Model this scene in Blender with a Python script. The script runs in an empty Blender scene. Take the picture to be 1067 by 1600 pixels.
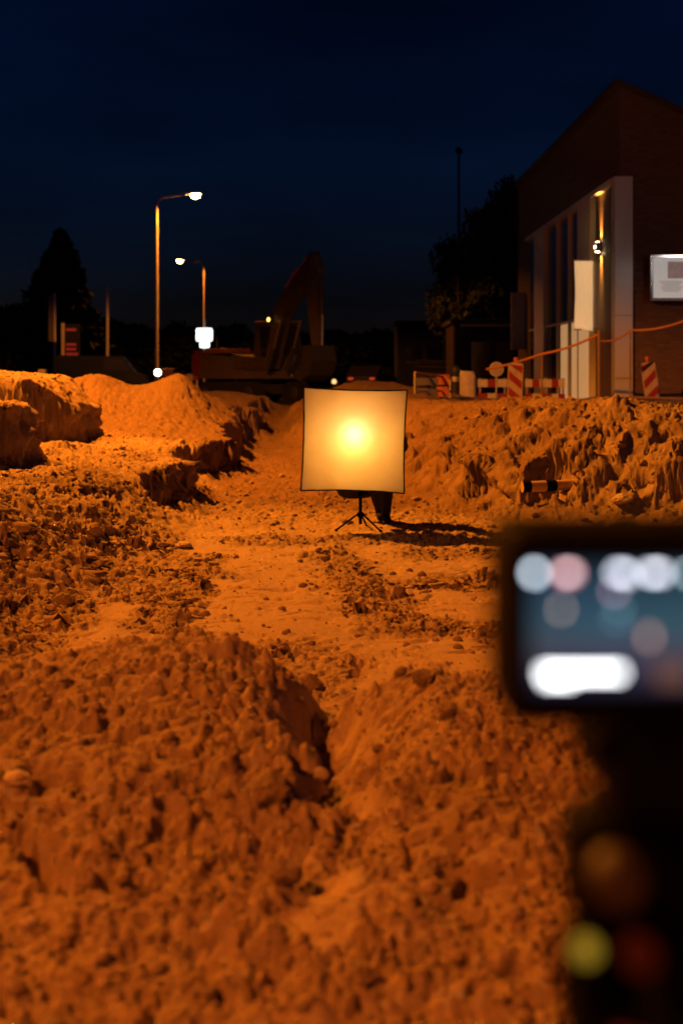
import bpy, bmesh, math, random
import numpy as np
from mathutils import Vector, Matrix, Euler

R = math.radians
rnd = random.Random(7)
scene = bpy.context.scene
COL = scene.collection

# ------------------------------------------------------------------ camera
F = 2222.0            # focal length in photograph pixels (50 mm on 36 mm tall frame)
CZ = 1.18             # lens height above the trench floor
HOR = 591.0           # horizon row in the photograph
cam_d = bpy.data.cameras.new('camera')
cam = bpy.data.objects.new('camera', cam_d)
COL.objects.link(cam)
cam.location = (0, 0, CZ)
cam.rotation_euler = (R(90), 0, 0)
cam_d.sensor_fit = 'VERTICAL'
cam_d.sensor_height = 36.0
cam_d.sensor_width = 24.0
cam_d.lens = 50.0
cam_d.shift_y = -(800.0 - HOR) / 1600.0
cam_d.clip_start = 0.05
cam_d.clip_end = 3000
cam_d.dof.use_dof = True
cam_d.dof.focus_distance = 8.6
cam_d.dof.aperture_fstop = 2.75
cam_d.dof.aperture_blades = 0
scene.camera = cam

# ------------------------------------------------------------------ world
world = bpy.data.worlds.new('World')
scene.world = world
world.use_nodes = True
wn = world.node_tree.nodes
wl = world.node_tree.links
wn.clear()
w_out = wn.new('ShaderNodeOutputWorld')
w_bg = wn.new('ShaderNodeBackground')
w_sky = wn.new('ShaderNodeTexSky')
w_sky.sky_type = 'NISHITA'
w_sky.sun_disc = False
w_sky.sun_elevation = R(2.0)
w_sky.sun_rotation = R(180)
w_sky.ozone_density = 6.0
w_sky.dust_density = 0.4
# thin broken night cloud: the sky colour is modulated by soft noise everywhere
w_tc = wn.new('ShaderNodeTexCoord')
w_map = wn.new('ShaderNodeMapping')
w_map.inputs['Scale'].default_value = (1.2, 1.2, 5.0)
w_noi = wn.new('ShaderNodeTexNoise')
w_noi.inputs['Scale'].default_value = 2.2
w_noi.inputs['Detail'].default_value = 5
w_ramp = wn.new('ShaderNodeMapRange')
w_ramp.inputs['From Min'].default_value = 0.3
w_ramp.inputs['From Max'].default_value = 0.7
w_ramp.inputs['To Min'].default_value = 0.55
w_ramp.inputs['To Max'].default_value = 1.5
w_mul = wn.new('ShaderNodeMixRGB')
w_mul.blend_type = 'MULTIPLY'
w_mul.inputs['Fac'].default_value = 1.0
wl.new(w_tc.outputs['Generated'], w_map.inputs['Vector'])
wl.new(w_map.outputs['Vector'], w_noi.inputs['Vector'])
wl.new(w_noi.outputs['Fac'], w_ramp.inputs['Value'])
wl.new(w_sky.outputs['Color'], w_mul.inputs['Color1'])
wl.new(w_ramp.outputs['Result'], w_mul.inputs['Color2'])
w_tint = wn.new('ShaderNodeMixRGB')
w_tint.blend_type = 'MULTIPLY'
w_tint.inputs['Fac'].default_value = 1.0
w_tint.inputs['Color2'].default_value = (1.3, 0.70, 0.98, 1)
wl.new(w_mul.outputs['Color'], w_tint.inputs['Color1'])
wl.new(w_tint.outputs['Color'], w_bg.inputs['Color'])
w_bg.inputs['Strength'].default_value = 0.0098
wl.new(w_bg.outputs['Background'], w_out.inputs['Surface'])

# ------------------------------------------------------------------ exposure
scene.render.engine = 'CYCLES'
scene.view_settings.view_transform = 'Standard'
scene.view_settings.look = 'None'
scene.view_settings.gamma = 1.0
scene.view_settings.exposure = 0.0
scene.view_settings.use_curve_mapping = False
scene.cycles.use_denoising = True
scene.cycles.max_bounces = 6
scene.cycles.diffuse_bounces = 3
scene.cycles.glossy_bounces = 3
scene.cycles.transmission_bounces = 4
scene.cycles.sample_clamp_indirect = 4.0
scene.cycles.caustics_reflective = False
scene.cycles.caustics_refractive = False

SODIUM = (1.0, 0.245, 0.011)
LAMP_POWER = 18500.0


def P(px, py, d):
    """A pixel of the photograph at a known distance d -> world point."""
    return Vector(((px - 533.5) / F * d, d, CZ - (py - HOR) / F * d))


# ------------------------------------------------------------------ materials
def _n(nt, t, **kw):
    n = nt.nodes.new(t)
    for k, v in kw.items():
        n.inputs[k].default_value = v
    return n


def mat(name, col, rough=0.6, metal=0.0, var=0.15, scale=8.0, bump=0.0, bscale=60.0,
        emit=None, estr=0.0, spec=0.5, dirt=None, coat=0.0, trans=0.0):
    m = bpy.data.materials.new(name)
    m.use_nodes = True
    nt = m.node_tree
    b = nt.nodes['Principled BSDF']
    b.inputs['Roughness'].default_value = rough
    b.inputs['Metallic'].default_value = metal
    b.inputs['Specular IOR Level'].default_value = spec
    if coat:
        b.inputs['Coat Weight'].default_value = coat
    tc = nt.nodes.new('ShaderNodeTexCoord')
    noi = _n(nt, 'ShaderNodeTexNoise', Scale=scale, Detail=6.0, Roughness=0.6)
    nt.links.new(tc.outputs['Object'], noi.inputs['Vector'])
    ramp = nt.nodes.new('ShaderNodeMixRGB')
    c = Vector(col[:3])
    lo = c * (1 - var) if dirt is None else Vector(dirt)
    hi = c * (1 + var * 0.6)
    ramp.inputs['Color1'].default_value = (*lo, 1)
    ramp.inputs['Color2'].default_value = (*hi, 1)
    mr = _n(nt, 'ShaderNodeMapRange')
    mr.inputs['From Min'].default_value = 0.3
    mr.inputs['From Max'].default_value = 0.68 if dirt is None else 0.5
    nt.links.new(noi.outputs['Fac'], mr.inputs['Value'])
    nt.links.new(mr.outputs['Result'], ramp.inputs['Fac'])
    nt.links.new(ramp.outputs['Color'], b.inputs['Base Color'])
    if bump:
        n2 = _n(nt, 'ShaderNodeTexNoise', Scale=bscale, Detail=4.0)
        nt.links.new(tc.outputs['Object'], n2.inputs['Vector'])
        bp = _n(nt, 'ShaderNodeBump', Strength=bump, Distance=0.02)
        nt.links.new(n2.outputs['Fac'], bp.inputs['Height'])
        nt.links.new(bp.outputs['Normal'], b.inputs['Normal'])
    if emit is not None:
        b.inputs['Emission Color'].default_value = (*emit, 1)
        b.inputs['Emission Strength'].default_value = estr
        m.cycles.emission_sampling = 'NONE'
    return m


M = {}
M['black'] = mat('black_plastic', (0.002, 0.002, 0.0025), 0.7, bump=0.05, spec=0.05)
M['blackmatte'] = mat('black_fabric', (0.012, 0.012, 0.013), 0.9, bump=0.3, bscale=300)
M['galv'] = mat('galvanised_steel', (0.42, 0.42, 0.42), 0.45, 0.6, bump=0.04)
M['polepaint'] = mat('pole_paint', (0.5, 0.48, 0.44), 0.5, 0.0, bump=0.05)
M['whitepaint'] = mat('white_paint', (0.6, 0.58, 0.55), 0.5, dirt=(0.42, 0.4, 0.37))
M['redpaint'] = mat('red_paint', (0.30, 0.02, 0.018), 0.5)
M['darkred'] = mat('dark_red_paint', (0.11, 0.015, 0.012), 0.6)
M['hood'] = mat('hood_paint', (0.16, 0.055, 0.02), 0.6)
M['orange'] = mat('orange_paint', (0.55, 0.16, 0.03), 0.5, dirt=(0.3, 0.12, 0.05))
M['machine'] = mat('machine_paint', (0.06, 0.045, 0.035), 0.55, dirt=(0.035, 0.03, 0.027))
M['machine_dark'] = mat('machine_dark_steel', (0.02, 0.019, 0.018), 0.6)
M['rubber'] = mat('rubber', (0.012, 0.012, 0.012), 0.9, spec=0.2)
M['chrome'] = mat('chrome', (0.7, 0.7, 0.72), 0.15, 1.0, var=0.05)
M['alu'] = mat('aluminium_cladding', (0.66, 0.66, 0.66), 0.42, 0.35, var=0.06, scale=1.5)
M['mullion'] = mat('cream_mullion', (0.74, 0.68, 0.58), 0.35, 0.0, var=0.12, scale=2)
M['darkpanel'] = mat('dark_wood_panel', (0.10, 0.055, 0.035), 0.6, scale=3)
M['canvas'] = mat('banner_canvas', (0.78, 0.74, 0.66), 0.75, var=0.1, bump=0.1)
M['bagwhite'] = mat('woven_bag', (0.62, 0.56, 0.5), 0.9, bump=0.2, bscale=90)
M['rope'] = mat('orange_rope', (0.6, 0.26, 0.07), 0.8, bump=0.3, bscale=120)
M['wood'] = mat('wood_stake', (0.3, 0.19, 0.1), 0.8, scale=12)
M['bluepaint'] = mat('dark_blue_paint', (0.02, 0.04, 0.12), 0.45)
M['paper'] = mat('paper', (0.78, 0.77, 0.75), 0.8, var=0.04)
M['print'] = mat('poster_print', (0.42, 0.3, 0.27), 0.8, var=0.35, scale=5)
M['printtext'] = mat('poster_text', (0.35, 0.34, 0.33), 0.8, var=0.3)
M['bark'] = mat('bark', (0.09, 0.07, 0.05), 0.9, bump=0.4, bscale=20)
M['leaf'] = mat('leaf', (0.03, 0.05, 0.02), 0.7, var=0.4)
M['needle'] = mat('needle', (0.03, 0.05, 0.028), 0.8, var=0.4)
M['trousers'] = mat('black_trousers', (0.01, 0.01, 0.011), 0.92, bump=0.4, bscale=40)
M['skin'] = mat('skin', (0.5, 0.33, 0.25), 0.55, var=0.08)
M['hair'] = mat('hair', (0.02, 0.014, 0.01), 0.6, bump=0.6, bscale=150)
M['plaster'] = mat('grey_render', (0.22, 0.2, 0.19), 0.9, var=0.15, scale=1)
M['rooftile'] = mat('roof_sheet', (0.06, 0.055, 0.055), 0.7)


def emat(name, col, s):
    return mat(name, (0.02, 0.02, 0.02), 0.4, emit=col, estr=s, var=0.0)


M['sodium_glow'] = emat('sodium_lens', (1.0, 0.55, 0.16), 260.0)
M['sodium_far'] = emat('sodium_lens_far', (1.0, 0.6, 0.2), 90.0)
M['white_sign'] = emat('lit_sign_face', (0.85, 1.0, 0.93), 3.2)
M['headlight'] = emat('headlight', (1.0, 0.86, 0.6), 90.0)
M['amber'] = emat('amber_marker', (1.0, 0.5, 0.08), 5.5)
M['amber_dim'] = emat('amber_marker_dim', (1.0, 0.55, 0.2), 1.6)
M['tail'] = emat('tail_lamp', (1.0, 0.08, 0.03), 0.5)
M['wall_glow'] = emat('wall_lamp_lens', (1.0, 0.75, 0.4), 45.0)
M['board_glow'] = None


# brick
def brick_mat():
    m = bpy.data.materials.new('brick_wall')
    m.use_nodes = True
    nt = m.node_tree
    b = nt.nodes['Principled BSDF']
    b.inputs['Roughness'].default_value = 0.88
    tc = nt.nodes.new('ShaderNodeTexCoord')
    mp = nt.nodes.new('ShaderNodeMapping')
    mp.inputs['Rotation'].default_value = (R(90), 0, 0)
    br = nt.nodes.new('ShaderNodeTexBrick')
    br.inputs['Scale'].default_value = 1.0
    br.inputs['Brick Width'].default_value = 0.22
    br.inputs['Row Height'].default_value = 0.075
    br.inputs['Mortar Size'].default_value = 0.008
    br.inputs['Color1'].default_value = (0.12, 0.062, 0.045, 1)
    br.inputs['Color2'].default_value = (0.17, 0.095, 0.07, 1)
    br.inputs['Mortar'].default_value = (0.09, 0.078, 0.066, 1)
    nt.links.new(tc.outputs['Object'], mp.inputs['Vector'])
    nt.links.new(mp.outputs['Vector'], br.inputs['Vector'])
    nt.links.new(br.outputs['Color'], b.inputs['Base Color'])
    bp = _n(nt, 'ShaderNodeBump', Strength=0.5, Distance=0.01)
    bp.invert = True
    nt.links.new(br.outputs['Fac'], bp.inputs['Height'])
    nt.links.new(bp.outputs['Normal'], b.inputs['Normal'])
    return m


M['brick'] = brick_mat()


def glass_mat():
    m = bpy.data.materials.new('facade_glass')
    m.use_nodes = True
    b = m.node_tree.nodes['Principled BSDF']
    b.inputs['Base Color'].default_value = (0.015, 0.018, 0.022, 1)
    b.inputs['Roughness'].default_value = 0.1
    b.inputs['IOR'].default_value = 1.8
    b.inputs['Specular IOR Level'].default_value = 0.8
    return m


M['glass'] = glass_mat()


def sand_mat():
    m = bpy.data.materials.new('sandy_soil')
    m.use_nodes = True
    nt = m.node_tree
    L = nt.links
    b = nt.nodes['Principled BSDF']
    b.inputs['Roughness'].default_value = 0.95
    b.inputs['Specular IOR Level'].default_value = 0.15
    tc = nt.nodes.new('ShaderNodeTexCoord')
    n1 = _n(nt, 'ShaderNodeTexNoise', Scale=1.3, Detail=8.0, Roughness=0.65)
    n2 = _n(nt, 'ShaderNodeTexNoise', Scale=26.0, Detail=6.0, Roughness=0.7)
    L.new(tc.outputs['Object'], n1.inputs['Vector'])
    L.new(tc.outputs['Object'], n2.inputs['Vector'])
    at = nt.nodes.new('ShaderNodeAttribute')
    at.attribute_name = 'compact'
    add = nt.nodes.new('ShaderNodeMath')
    add.operation = 'MULTIPLY_ADD'
    add.inputs[1].default_value = 0.55
    L.new(n1.outputs['Fac'], add.inputs[0])
    L.new(n2.outputs['Fac'], add.inputs[2])
    cr = nt.nodes.new('ShaderNodeValToRGB')
    cr.color_ramp.elements[0].position = 0.5
    cr.color_ramp.elements[0].color = (0.20, 0.15, 0.105, 1)
    cr.color_ramp.elements[1].position = 1.0
    cr.color_ramp.elements[1].color = (0.40, 0.31, 0.22, 1)
    L.new(add.outputs[0], cr.inputs['Fac'])
    mx = nt.nodes.new('ShaderNodeMixRGB')
    L.new(at.outputs['Fac'], mx.inputs['Fac'])
    L.new(cr.outputs['Color'], mx.inputs['Color1'])
    cr2 = nt.nodes.new('ShaderNodeValToRGB')
    cr2.color_ramp.elements[0].position = 0.45
    cr2.color_ramp.elements[0].color = (0.34, 0.265, 0.185, 1)
    cr2.color_ramp.elements[1].position = 0.95
    cr2.color_ramp.elements[1].color = (0.47, 0.38, 0.275, 1)
    L.new(add.outputs[0], cr2.inputs['Fac'])
    L.new(cr2.outputs['Color'], mx.inputs['Color2'])
    # moist dug soil, with the far ground's dimness painted into the colour
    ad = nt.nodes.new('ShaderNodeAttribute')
    ad.attribute_name = 'damp_dim'
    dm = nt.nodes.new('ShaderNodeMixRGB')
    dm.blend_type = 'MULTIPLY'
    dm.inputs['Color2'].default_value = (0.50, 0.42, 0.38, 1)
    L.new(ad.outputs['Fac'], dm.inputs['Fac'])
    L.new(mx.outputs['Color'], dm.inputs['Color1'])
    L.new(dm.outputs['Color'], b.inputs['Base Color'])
    n3 = _n(nt, 'ShaderNodeTexNoise', Scale=55.0, Detail=5.0, Roughness=0.7)
    L.new(tc.outputs['Object'], n3.inputs['Vector'])
    bp = _n(nt, 'ShaderNodeBump', Strength=0.55, Distance=0.012)
    L.new(n3.outputs['Fac'], bp.inputs['Height'])
    L.new(bp.outputs['Normal'], b.inputs['Normal'])
    return m


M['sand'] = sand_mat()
M['asphalt'] = mat('asphalt', (0.055, 0.052, 0.05), 0.9, var=0.3, scale=3, bump=0.2)


# ------------------------------------------------------------------ object helpers
def tag(o, label=None, cat=None, group=None, kind=None):
    if label: o['label'] = label
    if cat: o['category'] = cat
    if group: o['group'] = group
    if kind: o['kind'] = kind
    return o


def empty(name, loc, rz=0.0, label=None, cat=None, group=None):
    o = bpy.data.objects.new(name, None)
    COL.objects.link(o)
    o.location = loc
    o.rotation_euler = (0, 0, rz)
    o.empty_display_size = 0.1
    return tag(o, label, cat, group)


class MB:
    """Collects shapes into one mesh."""
    def __init__(self):
        self.v = []; self.f = []

    def add(self, vs, fs, m=None):
        o = len(self.v)
        if m is not None:
            vs = [m @ Vector(p) for p in vs]
        self.v += [tuple(p) for p in vs]
        self.f += [tuple(i + o for i in f) for f in fs]
        return self

    def box(self, c, s, rot=None, bev=0.0):
        bm = bmesh.new()
        bmesh.ops.create_cube(bm, size=1.0)
        for v in bm.verts:
            v.co = Vector((v.co.x * s[0], v.co.y * s[1], v.co.z * s[2]))
        if bev > 0:
            bmesh.ops.bevel(bm, geom=bm.edges[:], offset=bev, segments=2, affect='EDGES', profile=0.6)
        bm.verts.index_update()
        m = Matrix.Translation(Vector(c))
        if rot is not None:
            m = m @ (rot if isinstance(rot, Matrix) else Euler(rot).to_matrix().to_4x4())
        self.add([v.co.copy() for v in bm.verts], [[v.index for v in f.verts] for f in bm.faces], m)
        bm.free()
        return self

    def tube(self, pts, rad, n=10, caps=True):
        pts = [Vector(p) for p in pts]
        if not isinstance(rad, (list, tuple)):
            rad = [rad] * len(pts)
        rings = []
        up = Vector((0, 0, 1))
        prev = None
        for i, p in enumerate(pts):
            a = pts[max(i - 1, 0)]; b = pts[min(i + 1, len(pts) - 1)]
            t = (b - a).normalized()
            if prev is None:
                ref = up if abs(t.z) < 0.9 else Vector((1, 0, 0))
                u = t.cross(ref).normalized()
            else:
                u = (prev - t * prev.dot(t)).normalized()
            w = t.cross(u)
            prev = u
            rings.append([p + (u * math.cos(2 * math.pi * k / n) + w * math.sin(2 * math.pi * k / n)) * rad[i] for k in range(n)])
        vs = [q for r in rings for q in r]
        fs = []
        for i in range(len(pts) - 1):
            for k in range(n):
                fs.append((i * n + k, i * n + (k + 1) % n, (i + 1) * n + (k + 1) % n, (i + 1) * n + k))
        if caps:
            fs.append(tuple(range(n - 1, -1, -1)))
            fs.append(tuple((len(pts) - 1) * n + k for k in range(n)))
        return self.add(vs, fs)

    def lathe(self, prof, at=(0, 0, 0), axis='Z', n=20):
        """prof: (radius, height) list"""
        rot = {'Z': Matrix.Identity(4), 'Y': Matrix.Rotation(R(-90), 4, 'X'), 'X': Matrix.Rotation(R(90), 4, 'Y')}[axis]
        m = Matrix.Translation(Vector(at)) @ rot
        vs = []; fs = []
        for r, h in prof:
            for k in range(n):
                a = 2 * math.pi * k / n
                vs.append(Vector((r * math.cos(a), r * math.sin(a), h)))
        for i in range(len(prof) - 1):
            for k in range(n):
                fs.append((i * n + k, i * n + (k + 1) % n, (i + 1) * n + (k + 1) % n, (i + 1) * n + k))
        fs.append(tuple(range(n - 1, -1, -1)))
        fs.append(tuple((len(prof) - 1) * n + k for k in range(n)))
        return self.add(vs, fs, m)

    def prism(self, poly, t, m=None):
        """polygon in XZ plane (x, z), thickness t along Y, centred"""
        n = len(poly)
        vs = [Vector((x, -t / 2, z)) for x, z in poly] + [Vector((x, t / 2, z)) for x, z in poly]
        fs = [tuple(range(n)), tuple(range(2 * n - 1, n - 1, -1))]
        for i in range(n):
            j = (i + 1) % n
            fs.append((i, i + n, j + n, j))
        return self.add(vs, fs, m)

    def build(self, name, material, parent=None, smooth=False, loc=None):
        me = bpy.data.meshes.new(name)
        me.from_pydata(self.v, [], self.f)
        bm = bmesh.new(); bm.from_mesh(me)
        bmesh.ops.recalc_face_normals(bm, faces=bm.faces[:])
        bm.to_mesh(me); bm.free()
        if smooth:
            me.polygons.foreach_set('use_smooth', [True] * len(me.polygons))
            try:
                me.set_sharp_from_angle(angle=R(40))
            except Exception:
                pass
        me.materials.append(M[material] if isinstance(material, str) else material)
        o = bpy.data.objects.new(name, me)
        COL.objects.link(o)
        if parent is not None:
            o.parent = parent
        if loc is not None:
            o.location = loc
        return o


def copy_tree(o, parent=None):
    c = o.copy()
    COL.objects.link(c)
    c.parent = parent
    for ch in [x for x in bpy.data.objects if x.parent == o]:
        copy_tree(ch, c)
    return c


def add_light(name, kind, loc, col, power, parent=None, **kw):
    d = bpy.data.lights.new(name, kind)
    d.color = col
    d.energy = power
    for k, v in kw.items():
        setattr(d, k, v)
    o = bpy.data.objects.new(name, d)
    COL.objects.link(o)
    o.location = loc
    if parent is not None:
        o.parent = parent
    return o


# ------------------------------------------------------------------ numpy noise
def _hash(ix, iy, seed):
    h = (ix.astype(np.uint32) * np.uint32(374761393) + iy.astype(np.uint32) * np.uint32(668265263)
         + np.uint32((seed * 2246822519) & 0xffffffff))
    h = (h ^ (h >> np.uint32(13))) * np.uint32(1274126177)
    h = (h ^ (h >> np.uint32(15))) * np.uint32(2246822519)
    h = h ^ (h >> np.uint32(16))
    return h.astype(np.float32) * np.float32(1 / 4294967296.0)


def gn(x, y, seed=0):
    xi = np.floor(x); yi = np.floor(y)
    fx = (x - xi).astype(np.float32); fy = (y - yi).astype(np.float32)
    xi = xi.astype(np.int64); yi = yi.astype(np.int64)
    u = fx * fx * fx * (fx * (fx * 6 - 15) + 10)
    v = fy * fy * fy * (fy * (fy * 6 - 15) + 10)
    out = 0
    for dx in (0, 1):
        for dy in (0, 1):
            a = _hash(xi + dx, yi + dy, seed) * np.float32(2 * math.pi)
            g = np.cos(a) * (fx - dx) + np.sin(a) * (fy - dy)
            out = out + g * (u if dx else 1 - u) * (v if dy else 1 - v)
    return out * 1.5


def fbm(x, y, f, octv=4, seed=0, gain=0.5):
    s = 0; a = 1.0; t = 0
    for o in range(octv):
        s = s + a * gn(x * f, y * f, seed + o * 17)
        t += a
        a *= gain; f *= 2.03
    return s / t


def clods(x, y, cell, dens, seed):
    """irregular lumps, 0..1"""
    wx = x + gn(x / cell * 1.7, y / cell * 1.7, seed + 5) * cell * 0.28
    wy = y + gn(x / cell * 1.7, y / cell * 1.7, seed + 6) * cell * 0.28
    gx = wx / cell; gy = wy / cell
    xi = np.floor(gx).astype(np.int64); yi = np.floor(gy).astype(np.int64)
    best = np.zeros_like(gx, dtype=np.float32)
    for dx in (-1, 0, 1):
        for dy in (-1, 0, 1):
            cx = xi + dx; cy = yi + dy
            h0 = _hash(cx, cy, seed + 1); h1 = _hash(cx, cy, seed + 2); h2 = _hash(cx, cy, seed + 3)
            ddx = gx - (cx + 0.15 + 0.7 * h0); ddy = gy - (cy + 0.15 + 0.7 * h1)
            r = 0.22 + 0.42 * h2 * h2
            d2 = (ddx * ddx + ddy * ddy) / (r * r)
            b = np.where(_hash(cx, cy, seed + 4) < dens, np.maximum(0, 1 - d2) ** 0.5 * (r / 0.64), 0)
            best = np.maximum(best, b.astype(np.float32))
    return best


def ss(a, b, x):
    t = np.clip((x - a) / (b - a), 0, 1)
    return t * t * (3 - 2 * t)


STREET = 0.43


def _base(x, y):
    """large shape of the dug ground: height plus the distances used for its roughness"""
    x = np.asarray(x, dtype=np.float64); y = np.asarray(y, dtype=np.float64)
    wob = fbm(x, y, 0.9, 3, 11) * 0.16 + fbm(x, y, 3.2, 4, 21, .6) * 0.15
    wobl = fbm(x, y, 0.9, 3, 11) * 0.16 + fbm(x, y, 2.6, 2, 23) * 0.06
    wob2 = fbm(x, y, 1.1, 3, 31) * 0.28 + fbm(x, y, 2.8, 2, 41) * 0.15 + 0.16 * clods(x, y, 0.55, 0.5, 45)
    # floor
    floor = STREET * ss(24, 33, y) + 0.035 * fbm(x, y, 0.5, 3, 51) + 0.012 * fbm(x, y, 2.5, 3, 55)
    # ---- left bank
    xl = np.interp(y, [0, 5.5, 7.0, 8.0, 9.0, 10.0, 13, 16, 20, 26, 36], [-1.25, -1.3, -1.42, -1.3, -1.45, -1.55, -1.5, -1.48, -1.55, -1.6, -1.7])
    step = 0.34 * (gn(y * 0.42, y * 0 + 3.1, 61)) + 0.14 * gn(y * 1.3, y * 0 + 7.7, 62)
    slump = ss(-0.05, 0.3, gn(x * 0.3 + 4, y * 0.45, 63))
    sl = (xl + step * ss(9, 10.5, y) + wob - x)
    t = ss(8.9, 10.2, y)
    near = 0.50 * ss(-0.15, 1.15, sl) + 0.1 * ss(0.3, 1.6, sl)
    hb = np.interp(y, [0, 9, 12, 16, 20, 26, 34], [0.44, 0.44, 0.42, 0.47, 0.56, 0.5, 0.43])
    far = hb * (0.28 * ss(-0.28, 0.06, sl) + 0.62 * ss(0.0, 0.13, sl) + 0.10 * ss(0.1, 0.9, sl))
    far = far * (1 - slump) + slump * hb * (0.35 * ss(-0.5, 0.1, sl) + 0.45 * ss(-0.1, 0.5, sl) + 0.2 * ss(0.2, 0.9, sl))
    left = near * (1 - t) + far * t
    # mounds on the left bench
    def cutmound(cx, cy, rx, ry, h, edge, k=1.0):
        dx = (x - cx) / rx; dy = (y - cy) / ry
        r = np.sqrt(dx * dx + dy * dy) + wobl * 1.2
        return h * (1 - ss(1 - edge, 1.0, r)) * k
    kk = np.clip(1 - 0.55 * ss(-3.4, -2.7, x), 0, 1)
    left = left + cutmound(-3.75, 16.2, 1.05, 1.3, 0.68, 0.16, kk)
    left = left + cutmound(-3.35, 12.4, 0.80, 0.9, 0.52, 0.22)
    left = left + cutmound(-2.75, 13.9, 0.55, 0.6, 0.10, 0.6)
    def heap(cx, cy, sx, sy, h):
        d2 = ((x - cx) / sx) ** 2 + ((y - cy) / sy) ** 2
        return h * np.exp(-d2 ** 0.85)
    left = left + heap(-3.5, 20.3, 0.8, 1.3, 0.62) * (1 - ss(-0.4, 0.2, -sl))
    left = left + heap(-2.35, 20.8, 0.52, 1.2, 0.60) * (1 - ss(-0.2, 0.2, -sl))
    left = left + heap(-4.9, 19, 0.9, 1.6, 0.6) + heap(-2.9, 25, 1.2, 1.6, 0.5) * (1 - ss(-0.2, 0.2, -sl)) + heap(-5.2, 14.5, 1.0, 1.4, 0.45)
    left = left * (1 - ss(33, 37, y) ) + (STREET - floor) * ss(33, 37, y) * ss(0, 0.5, sl)
    # ---- right bank
    ys = np.array([-5, 9.6, 10.4, 10.9, 11.3, 11.8, 12.4, 13.2, 15, 17, 19.5, 22, 25, 30, 40])
    xs = np.array([9, 8.2, 6.0, 4.4, 3.1, 2.2, 1.5, 0.98, 0.86, 0.65, 0.2, -0.5, -0.95, -1.05, -1.1])
    xr = np.interp(y, ys, xs)
    e = 0.15
    sr = (np.interp(y + e, ys, xs) - np.interp(y - e, ys, xs)) / (2 * e)
    sd = (x - xr) / np.sqrt(1 + sr * sr) + wob2 * 1.15
    right = 0.12 * ss(-0.4, 0.1, sd) + 0.34 * ss(-0.02, 0.34, sd) + 0.28 * ss(0.25, 0.95, sd) + 0.16 * ss(0.8, 1.5, sd)
    right = right + 0.14 * clods(x, y, 0.42, 0.5, 73) * ss(0.05, 0.3, sd) * (1 - ss(0.9, 1.4, sd)) * (1 - ss(17, 22, y))
    right = right - 0.45 * ss(1.6, 4.5, sd)
    right = right * (1 - 0.14 * ss(15, 24, y)) * (1 - ss(30, 35, y)) + (STREET - floor) * ss(30, 35, y) * ss(0, .4, sd)
    right = right + 0.10 * gn(x * 1.1, y * 1.1, 71) * ss(0.2, 0.8, sd) * (1 - ss(4, 8, sd)) * (1 - ss(26, 32, y))
    # ---- foreground mound
    yc = np.interp(x, [-2, -1.2, -.5, -.1, .1, .6, 1.5, 3], [4.3, 4.4, 4.5, 4.35, 4.2, 4.05, 4.0, 3.9]) + fbm(x, y, 1.6, 3, 81) * 0.12
    hz = np.interp(x, [-2, -1.2, -.5, -.22, -.06, .1, .28, .8, 2], [.33, .31, .345, .305, .17, .25, .315, .30, .3])
    hzn = np.interp(x, [-2, -1.2, -.5, -.2, .2, .8, 2], [.33, .31, .345, .31, .29, .30, .3])
    hz = hzn + (hz - hzn) * ss(3.5, 4.0, y)
    m_far = hz * (1 - ss(-0.05, 0.85, y - yc))
    m_near = hz - 0.21 * ss(0.1, 2.5, yc - y) - 0.05 * ss(2.5, 5, yc - y)
    mound = np.where(y > yc, m_far, np.where(y > yc - 0.05, hz, m_near))
    gx = np.interp(y, [1.8, 2.5, 2.8, 3.4, 3.7, 4.3, 4.8], [0.02, -0.02, -0.05, 0.0, -0.02, -0.085, -0.05]) + gn(y * 2.3, y * 0 + 1.5, 83) * 0.05
    gd = x - gx
    gw = np.where(gd < 0, 0.04, 0.13) * (1 + 0.6 * gn(x * 5, y * 5, 84))
    gd = gd + 0.05 * gn(x * 9, y * 9, 86)
    mound = mound - (0.14 + 0.05 * gn(x * 2, y * 3, 88)) * np.exp(-(gd / gw) ** 2) * ss(2.9, 3.5, y) * (1 - ss(4.4, 4.8, y)) * ss(0, 0.2, mound)
    infront = 1 - ss(4.8, 5.4, y)
    mound = mound + infront * (0.06 * fbm(x, y, 1.4, 2, 85) + 0.028 * fbm(x * 1.3 + y * .5, y, 3.4, 2, 87))
    base = floor
    z = base + np.maximum(left, 0) * (1 - infront * 0.75) + np.maximum(right, 0) + np.maximum(mound, 0)
    return z, sl, sd, mound, t


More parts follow.
